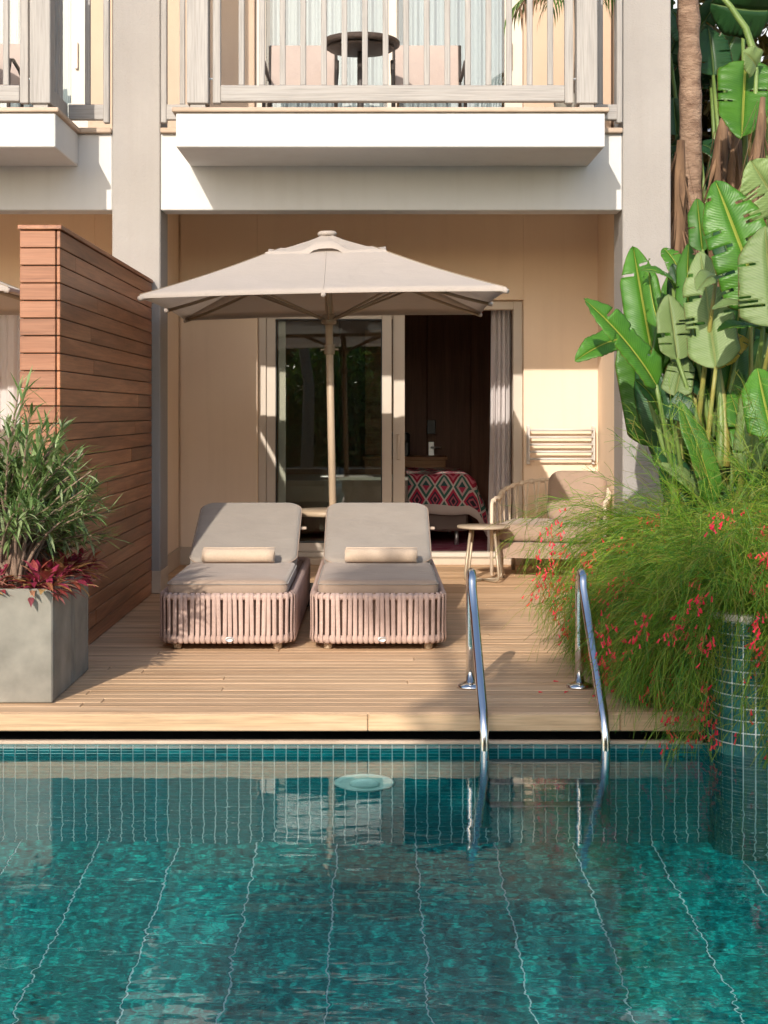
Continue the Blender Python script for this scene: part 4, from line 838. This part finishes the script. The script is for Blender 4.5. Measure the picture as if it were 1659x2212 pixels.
def petiole(parent, a, b, bow, r0, r1, mat='petiole'):
    a = Vector(a); b = Vector(b); q = MB(); pts = [a.lerp(b, i / 8) + Vector(bow) * math.sin(math.pi * i / 8) for i in range(9)]; q.tube(pts, [r0 + (r1 - r0) * i / 8 for i in range(9)], 8); return q.build('petiole', mat, parent, True)
def C5(x, y, d): return P(x * 0.3555 + 1069, y * 0.3555 + 368.6, d)
bp = thing('banana_plant', 'large glossy banana like plant in front of the grey pillar', 'banana plant', (2.0, 8.6, 0.36)); O = Vector(bp.location)
LV = [  # base, tip (measured), depth base, depth tip, width, facing normal, material, bend, fold, tears
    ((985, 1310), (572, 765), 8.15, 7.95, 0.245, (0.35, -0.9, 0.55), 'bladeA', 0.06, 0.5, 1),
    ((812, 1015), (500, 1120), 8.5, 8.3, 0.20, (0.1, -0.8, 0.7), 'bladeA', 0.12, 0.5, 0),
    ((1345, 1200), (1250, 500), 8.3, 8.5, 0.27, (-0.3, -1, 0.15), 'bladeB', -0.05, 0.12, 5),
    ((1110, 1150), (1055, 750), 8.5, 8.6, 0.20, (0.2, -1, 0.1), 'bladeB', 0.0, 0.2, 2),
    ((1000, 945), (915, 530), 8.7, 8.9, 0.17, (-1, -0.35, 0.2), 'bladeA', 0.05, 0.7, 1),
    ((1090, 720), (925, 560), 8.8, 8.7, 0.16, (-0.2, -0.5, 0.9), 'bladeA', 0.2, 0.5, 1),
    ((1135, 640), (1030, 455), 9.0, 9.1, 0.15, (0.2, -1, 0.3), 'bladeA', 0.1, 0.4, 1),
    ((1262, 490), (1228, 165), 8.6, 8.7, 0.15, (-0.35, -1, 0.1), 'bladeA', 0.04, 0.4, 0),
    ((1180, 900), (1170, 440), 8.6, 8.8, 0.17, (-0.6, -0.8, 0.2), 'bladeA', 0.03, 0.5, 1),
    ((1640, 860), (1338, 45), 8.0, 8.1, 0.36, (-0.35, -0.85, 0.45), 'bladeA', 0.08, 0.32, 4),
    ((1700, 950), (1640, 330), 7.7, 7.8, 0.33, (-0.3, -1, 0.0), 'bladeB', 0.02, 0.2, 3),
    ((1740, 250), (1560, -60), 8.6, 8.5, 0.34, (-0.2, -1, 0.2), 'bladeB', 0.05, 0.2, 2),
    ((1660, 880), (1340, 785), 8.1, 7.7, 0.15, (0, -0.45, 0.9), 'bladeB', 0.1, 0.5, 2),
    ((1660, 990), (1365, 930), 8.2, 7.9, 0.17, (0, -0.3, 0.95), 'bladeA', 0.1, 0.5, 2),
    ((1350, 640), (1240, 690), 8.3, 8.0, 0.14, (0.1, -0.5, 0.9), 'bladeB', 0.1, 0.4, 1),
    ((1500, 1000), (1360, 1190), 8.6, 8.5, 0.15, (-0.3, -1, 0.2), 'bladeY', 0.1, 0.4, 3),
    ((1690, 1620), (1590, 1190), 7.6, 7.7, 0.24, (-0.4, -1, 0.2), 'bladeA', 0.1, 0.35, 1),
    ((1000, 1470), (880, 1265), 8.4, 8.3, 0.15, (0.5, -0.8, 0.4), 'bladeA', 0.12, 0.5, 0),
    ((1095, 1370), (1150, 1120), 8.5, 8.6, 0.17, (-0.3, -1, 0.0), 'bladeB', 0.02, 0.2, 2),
    ((1055, 1420), (1215, 1480), 8.35, 8.3, 0.17, (0, -1, 0.3), 'bladeShade', 0.05, 0.2, 1),
    ((1300, 1330), (1160, 1230), 8.7, 8.6, 0.22, (0, -1, 0.5), 'bladeShade', 0.1, 0.3, 1),
    ((1480, 1250), (1400, 700), 8.9, 9.1, 0.26, (-0.2, -1, 0.2), 'bladeShade', 0.02, 0.3, 2),
    ((1560, 700), (1440, 560), 8.5, 8.6, 0.22, (-0.4, -1, 0.4), 'bladeShade', 0.1, 0.3, 2),
    ((1600, 1150), (1500, 880), 9.0, 9.0, 0.26, (-0.2, -1, 0.2), 'bladeShade', 0.02, 0.3, 2)]
for i, (b_, t_, db, dt, wd_, nr, mt, bn, fo, te) in enumerate(LV):
    B = C5(*b_, db) - O; T = C5(*t_, dt) - O; blade(bp, B, T, wd_ * 1.12, nr, mt, bn, fo * 1.2, te * 3 + 1, i + 1)
    rt = Vector((B.x * 0.35 + R.uniform(-0.15, 0.15) + (0.0 if i else -0.12), R.uniform(-0.2, 0.25), -0.05))
    petiole(bp, rt, B + (B - T).normalized() * -0.01, ((B.x - rt.x) * -0.15, 0, 0.02), 0.022, 0.011, 'petioleY' if i % 4 == 2 else 'petiole')
for i in range(4):
    x = R.uniform(1340, 1640); a = C5(x, 1800, 8.5) - O; b = C5(x + R.uniform(-60, 60), R.uniform(1050, 1400), 8.6) - O; petiole(bp, a, b, (0.02, 0, 0), 0.03, 0.018, ('petiole', 'petioleY')[i % 2])
rb = random.Random(14)
for i in range(34):                          # more sunlit upright leaves
    B = Vector((rb.uniform(-0.32, 0.9), rb.uniform(0.0, 0.7), rb.uniform(0.45, 1.15))); T = B + Vector((rb.gauss(0.03, 0.2), rb.gauss(0, 0.2), rb.gauss(0.8, 0.35))).normalized() * rb.uniform(0.5, 0.95)
    blade(bp, B, T, rb.uniform(0.20, 0.32), (rb.gauss(-0.2, .5), -1, rb.gauss(0.2, .4)), ('bladeA', 'bladeB', 'bladeA', 'bladeShade')[i % 4], rb.uniform(0, 0.16), rb.uniform(0.25, 0.6), rb.randint(1, 6), 300 + i); petiole(bp, (B.x * 0.6 + 0.1, B.y * 0.6, -0.05), B, (0, 0, 0.03), 0.02, 0.010, ('petiole', 'petioleY')[i % 5 == 0])
for i in range(16):                          # lower leaves hiding the stalks
    B = Vector((rb.uniform(-0.28, 0.75), rb.uniform(-0.5, 0.1), rb.uniform(0.12, 0.6))); T = B + Vector((rb.gauss(-0.05, 0.35), rb.gauss(-0.05, 0.2), rb.gauss(0.7, 0.3))).normalized() * rb.uniform(0.4, 0.62)
    blade(bp, B, T, rb.uniform(0.17, 0.25), (rb.gauss(-0.2, .5), -1, rb.gauss(0.3, .4)), ('bladeA', 'bladeShade', 'bladeB', 'bladeShade')[i % 4], rb.uniform(0.02, 0.2), rb.uniform(0.25, 0.6), rb.randint(2, 7), 400 + i); petiole(bp, (B.x * 0.8 + 0.05, B.y * 0.8, -0.05), B, (0, 0, 0.02), 0.016, 0.010)
for i in range(26):                          # deeper leaves, shade put into their darker green
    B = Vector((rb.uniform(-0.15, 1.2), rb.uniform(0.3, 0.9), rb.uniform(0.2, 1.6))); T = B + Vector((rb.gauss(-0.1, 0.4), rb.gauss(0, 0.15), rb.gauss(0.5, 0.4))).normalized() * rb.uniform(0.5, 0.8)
    blade(bp, B, T, rb.uniform(0.2, 0.32), (rb.gauss(0, .4), -1, rb.gauss(0.2, .3)), 'bladeShade', 0.1, 0.3, 2, 200 + i); petiole(bp, (B.x * 0.6, B.y * 0.8, -0.05), B, (0, 0, 0.05), 0.02, 0.011)
# taller clump and palm beyond the pillar
b2 = thing('palm_clump', 'tall shaded banana clump with hanging leaves beside the pillar', 'banana plant', (3.1, 11.6, 0)); O = Vector(b2.location)
def C2(x, y, d): return P((x / 3.16 + 1900) / 1.3563, (y / 3.16) / 1.3563, d)
LV2 = [((900, 560), (860, 1310), 10.6, 10.3, 0.42, (-0.2, -1, 0.1), 'bladeA', -0.05, 0.3, 3), ((350, 330), (225, 90), 12.4, 12.3, 0.3, (0, -1, 0.3), 'bladeShade', 0.1, 0.2, 1), ((470, 1330), (745, 1480), 11.6, 11.4, 0.24, (0, -0.8, 0.8), 'bladeShade', 0.1, 0.3, 2),
       ((200, 1350), (420, 1370), 11.7, 11.5, 0.3, (0, -1, 0.3), 'bladeShade', 0.1, 0.3, 1), ((1150, 90), (600, 60), 11.0, 10.8, 0.5, (0, -0.7, -0.6), 'bladeShade', 0.1, 0.3, 3), ((1000, 620), (900, 480), 10.4, 10.3, 0.25, (0, -1, 0.3), 'bladeB', 0.1, 0.3, 0),
       ((200, 500), (330, 120), 12.6, 12.6, 0.35, (0, -1, 0), 'bladeShade', 0.0, 0.2, 2), ((600, 700), (560, 250), 12.6, 12.6, 0.4, (0.2, -1, 0), 'bladeShade', 0.05, 0.2, 2), ((260, 1250), (230, 900), 12.2, 12.2, 0.3, (0, -1, 0), 'bladeShade', 0, 0.2, 1), ((700, 800), (620, 560), 12.8, 12.8, 0.4, (0, -1, 0), 'bladeShade', 0, 0.2, 2)]
for i, (b_, t_, db, dt, wd_, nr, mt, bn, fo, te) in enumerate(LV2):
    B = C2(*b_, db) - O; T = C2(*t_, dt) - O; blade(b2, B, T, wd_, nr, mt, bn, fo, te, 60 + i); petiole(b2, (B.x * 0.5 + R.uniform(-.1, .1), R.uniform(-0.3, 0.3), 0), B, (0, 0, 0.1), 0.035, 0.015)
rb = random.Random(4)
for i in range(44):                          # leaves filling the clump's depth, shade put into their green
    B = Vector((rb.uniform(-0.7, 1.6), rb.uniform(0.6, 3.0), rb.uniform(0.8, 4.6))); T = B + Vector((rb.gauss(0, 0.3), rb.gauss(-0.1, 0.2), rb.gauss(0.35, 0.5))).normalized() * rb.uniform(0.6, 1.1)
    blade(b2, B, T, rb.uniform(0.22, 0.36), (rb.gauss(0, .4), -1, rb.gauss(0.2, .3)), 'bladeShade', 0.1, 0.3, 2, 90 + i); petiole(b2, (B.x * 0.5, B.y * 0.6, 0), B, (0, 0, 0.1), 0.03, 0.015)
a = C2(1000, 620, 10.6) - O; q = MB(); q.tube([C2(1045, 1500, 10.6) - O, C2(1040, 900, 10.6) - O, C2(1000, 560, 10.6) - O, C2(900, 260, 10.6) - O, C2(760, 60, 10.6) - O, C2(640, -80, 10.6) - O], [0.035, 0.034, 0.03, 0.026, 0.022, 0.02], 8); q.build('petiole', 'petiole', b2, True)
pt = thing('palm_tree', 'slender ringed palm trunk behind the grey pillar', 'palm tree', (2.50, 11.5, 0)); q = MB(); pts = []; rs = []
for i in range(60):
    z = i * 0.095; pts.append((0.0 - 0.02 * z + 0.01 * math.sin(z * 2), 0.02 * math.cos(z), z)); rs.append(0.082 + 0.008 * (i % 3 == 0) + 0.004 * math.sin(i * 1.7))
q.tube(pts, rs, 14); q.build('trunk', 'palmtrunk', pt, True)
for i in range(14): a = i * 0.9; dv = Vector((math.cos(a), math.sin(a), 0)); p0 = Vector((-0.1, 0, 5.5)); q = MB(); lance(q, p0, dv + Vector((0, 0, 0.6)), Vector((0, 0, 1)), 1.6, 0.35, 0.6, 4); q.build('frond', 'treeleaf', pt)
for (x0, y0, x1, y1, d, w0, nm) in ((300, 1300, 260, 2300, 11.0, 0.10, 'dry brown leaf bases hanging beside the pillar'), (700, 1100, 640, 1700, 11.4, 0.11, 'dry brown fibrous stem behind the hanging leaf'), (820, 1250, 800, 1720, 11.0, 0.10, 'sunlit tan fibrous stem stump'), (1060, 900, 1000, 1600, 10.2, 0.06, 'peeling orange stem at the photo edge')):
    a = C2(x0, y0, d); b = C2(x1, y1, d); o = thing('dry_stem', nm, 'stem', (b.x, b.y, b.z), 'dry stems'); q = MB()
    lowz = -b.z
    q.tube([(0, 0, lowz), (0, 0, 0), tuple((a - b) * 0.5), tuple(a - b)], [w0 * 0.7, w0 * 0.65, w0 * 0.55, w0 * 0.3], 10); q.build('core', 'dry', o, True)
    for k_ in range(34):
        u = R.uniform(-0.4, 1); p0 = (a - b) * u; aa = R.uniform(0, 6.28); q = MB(); lance(q, p0 + Vector((math.cos(aa), math.sin(aa), 0)) * w0 * 0.55, Vector((math.cos(aa) * R.uniform(0, 0.5), math.sin(aa) * 0.35, -1)), Vector((math.cos(aa), math.sin(aa), 0)), R.uniform(0.25, 0.6), R.uniform(0.015, 0.045), -0.05, 4); q.build('dry_sheath', 'dry', o)
tag(box('garden_wall', 2.2, 9.0, 16.0, 16.25, -0.03, 6.5, 'bluewall', None, 0.01), 'pale wall in shade behind the banana clump', 'wall')
# ------------------------------------------------------------------ trees and shrubs across the pool (they shade the deck and show in the panes)
def crown(mb, c, rad, n, s0, s1, r_):
    for _ in range(n):
        d = rv(r_).normalized() * (r_.random() ** 0.45); p = Vector(c) + Vector((d.x * rad[0], d.y * rad[1], d.z * rad[2])); lance(mb, p, rv(r_) + Vector((0, 0, -0.2)), rv(r_), r_.uniform(s0, s1), r_.uniform(s0, s1) * 0.42, 0.1, 2)
r_ = random.Random(77)
tr = thing('garden_tree', 'leafy tree across the pool that shades the deck', 'tree', (-1.3, -4.2, 0)); q = MB(); q.tube([(0, 0, 0), (0.05, 0.1, 1.8), (-0.2, 0.4, 3.6), (-0.35, 0.6, 5.0)], [0.13, 0.11, 0.08, 0.04], 10); q.tube([(-0.1, 0.3, 3.0), (-0.8, 0.5, 4.8), (-1.6, 0.6, 6.2)], [0.06, 0.045, 0.02], 8); q.build('trunk', 'bark', tr, True)
q = MB(); crown(q, (-0.35, 0.6, 5.0), (0.72, 0.8, 0.75), 1500, 0.12, 0.24, r_); crown(q, (-1.65, 0.6, 6.35), (0.42, 0.5, 0.3), 240, 0.12, 0.22, r_); crown(q, (0.5, 0.5, 4.4), (0.5, 0.7, 0.6), 260, 0.12, 0.24, r_); crown(q, (-1.05, 0.6, 3.8), (0.5, 0.6, 0.6), 1200, 0.12, 0.24, r_); tag(q.build('crown', 'treeleaf', tr), kind='stuff')
for i, (x, y, h, lb) in enumerate(((-2.6, -6.2, 2.4, 'round green shrub reflected in the door pane'), (-0.9, -6.6, 2.9, 'tall green shrub reflected behind the parasol pole'), (0.9, -6.4, 2.2, 'low green shrub across the pool'), (2.8, -6.8, 3.0, 'broad green shrub across the pool by the terrace'))):
    o = thing('garden_shrub', lb, 'shrub', (x, y, 0), 'shrubs across the pool'); q = MB(); crown(q, (0, 0, h * 0.55), (1.05, 0.8, h * 0.5), 2600, 0.10, 0.22, r_); tag(q.build('crown', 'treeleaf', o), kind='stuff')
    q = MB(); q.tube([(0, 0, 0), (0.05, 0, h * 0.6)], [0.06, 0.03], 8); q.build('trunk', 'bark', o, True)

hg = thing('hedge', 'unseen dark hedge added to keep low sky out of the door panes', 'hedge', (0, -10.0, 0)); q = MB(); q.box(-12, 12, -0.4, 0.4, 0, 3.2); q.build('core', 'bladeShade', hg); q = MB()  # added out of view to block low sky in the pane reflections
for _ in range(9000): lance(q, Vector((r_.uniform(-12, 12), r_.uniform(0.3, 0.75), r_.uniform(0, 3.5))), rv(r_) + Vector((0, 0.5, 0)), rv(r_), r_.uniform(0.14, 0.3), r_.uniform(0.06, 0.12), 0.1, 2)
tag(q.build('leaves', 'treeleaf', hg), kind='stuff')

for x, y, h, lb in ((3.3, 13.9, 5.6, 'shrub with shade-darkened leaves filling the gap beside the pillar'), (4.7, 13.2, 4.6, 'shrub with shade-darkened leaves behind the banana plant at the photo edge')):
    o = thing('shade_shrub', lb, 'shrub', (x, y, 0), 'shaded shrubs behind the pillar'); q = MB(); crown(q, (0, 0, h * 0.5), (0.95, 0.6, h * 0.5), 2600, 0.16, 0.34, r_); tag(q.build('crown', 'bladeShade', o), kind='stuff'); q = MB(); q.tube([(0, 0, 0), (0.05, 0, h * 0.6)], [0.07, 0.03], 8); q.build('trunk', 'bark', o, True)  # crown uses the leaf green with shade put into it

# potted palm on the balcony, its drying fronds hanging by the railing
bpm = thing('balcony_palm', 'half dry palm with drooping fronds at the balcony corner by the pillar', 'palm', (1.50, 10.95, 3.24))
q = MB(); q.lathe([(0.10, 0.0), (0.15, 0.02), (0.18, 0.32), (0.165, 0.33), (0.15, 0.29)], 24); q.build('pot', 'concrete', bpm, True)
q = MB(); q.tube([(0, 0, 0.2), (0.01, 0, 0.75), (0, 0.02, 1.15)], [0.04, 0.035, 0.03], 10); q.build('trunk', 'palmtrunk', bpm, True)
for i, (ax, ay, L_, up, mt) in enumerate(((-0.75, -0.5, 0.62, 0.35, 'dry'), (-0.45, -0.75, 0.6, 0.25, 'treeleaf'), (0.5, -0.6, 0.6, 0.4, 'treeleaf'), (0.2, -0.9, 0.55, 0.3, 'treeleaf'), (-0.9, 0.2, 0.6, 0.5, 'treeleaf'), (0.7, 0.3, 0.6, 0.5, 'treeleaf'), (-0.2, -0.2, 0.7, 1.0, 'treeleaf'))):
    d0 = Vector((ax, ay, up)).normalized(); pts = [Vector((0, 0.02, 1.12)) + d0 * (L_ * k / 8) + Vector((0, 0, -0.75 * L_ * (k / 8) ** 2.2)) for k in range(9)]; q = MB(); q.tube(pts, [0.008 - 0.0007 * k for k in range(9)], 5)
    for k in range(1, 9):
        tn = (pts[k] - pts[k - 1]).normalized(); sd = tn.cross(Vector((0, 0, 1))).normalized()
        for sg in (-1, 1):
            for h in (0.0, 0.5): lance(q, pts[k - 1].lerp(pts[k], h), tn * 0.7 + sd * sg * 0.8 + Vector((0, 0, -0.35)), Vector((0, 0, 1)), 0.2, 0.018, 0.5, 4)
    q.build('frond', mt, bpm)
for i in range(14):                             # fallen petals
    o = MB(); L_ = R.uniform(0.016, 0.026); a = R.uniform(0, 6.28); p = Vector((R.uniform(0.75, 1.3), R.uniform(6.45, 7.3), 0.0045)); dv = Vector((math.cos(a), math.sin(a), 0)); o.tube([(0, 0, 0), tuple(dv * L_ * 0.8), tuple(dv * L_)], [0.0015, 0.003, 0.0042], 6)
    tag(o.build('fallen_flower', 'flower', None, True, tuple(p)), 'tiny red flower fallen on the deck beside the ladder', 'flower', 'fallen red flowers on the deck')
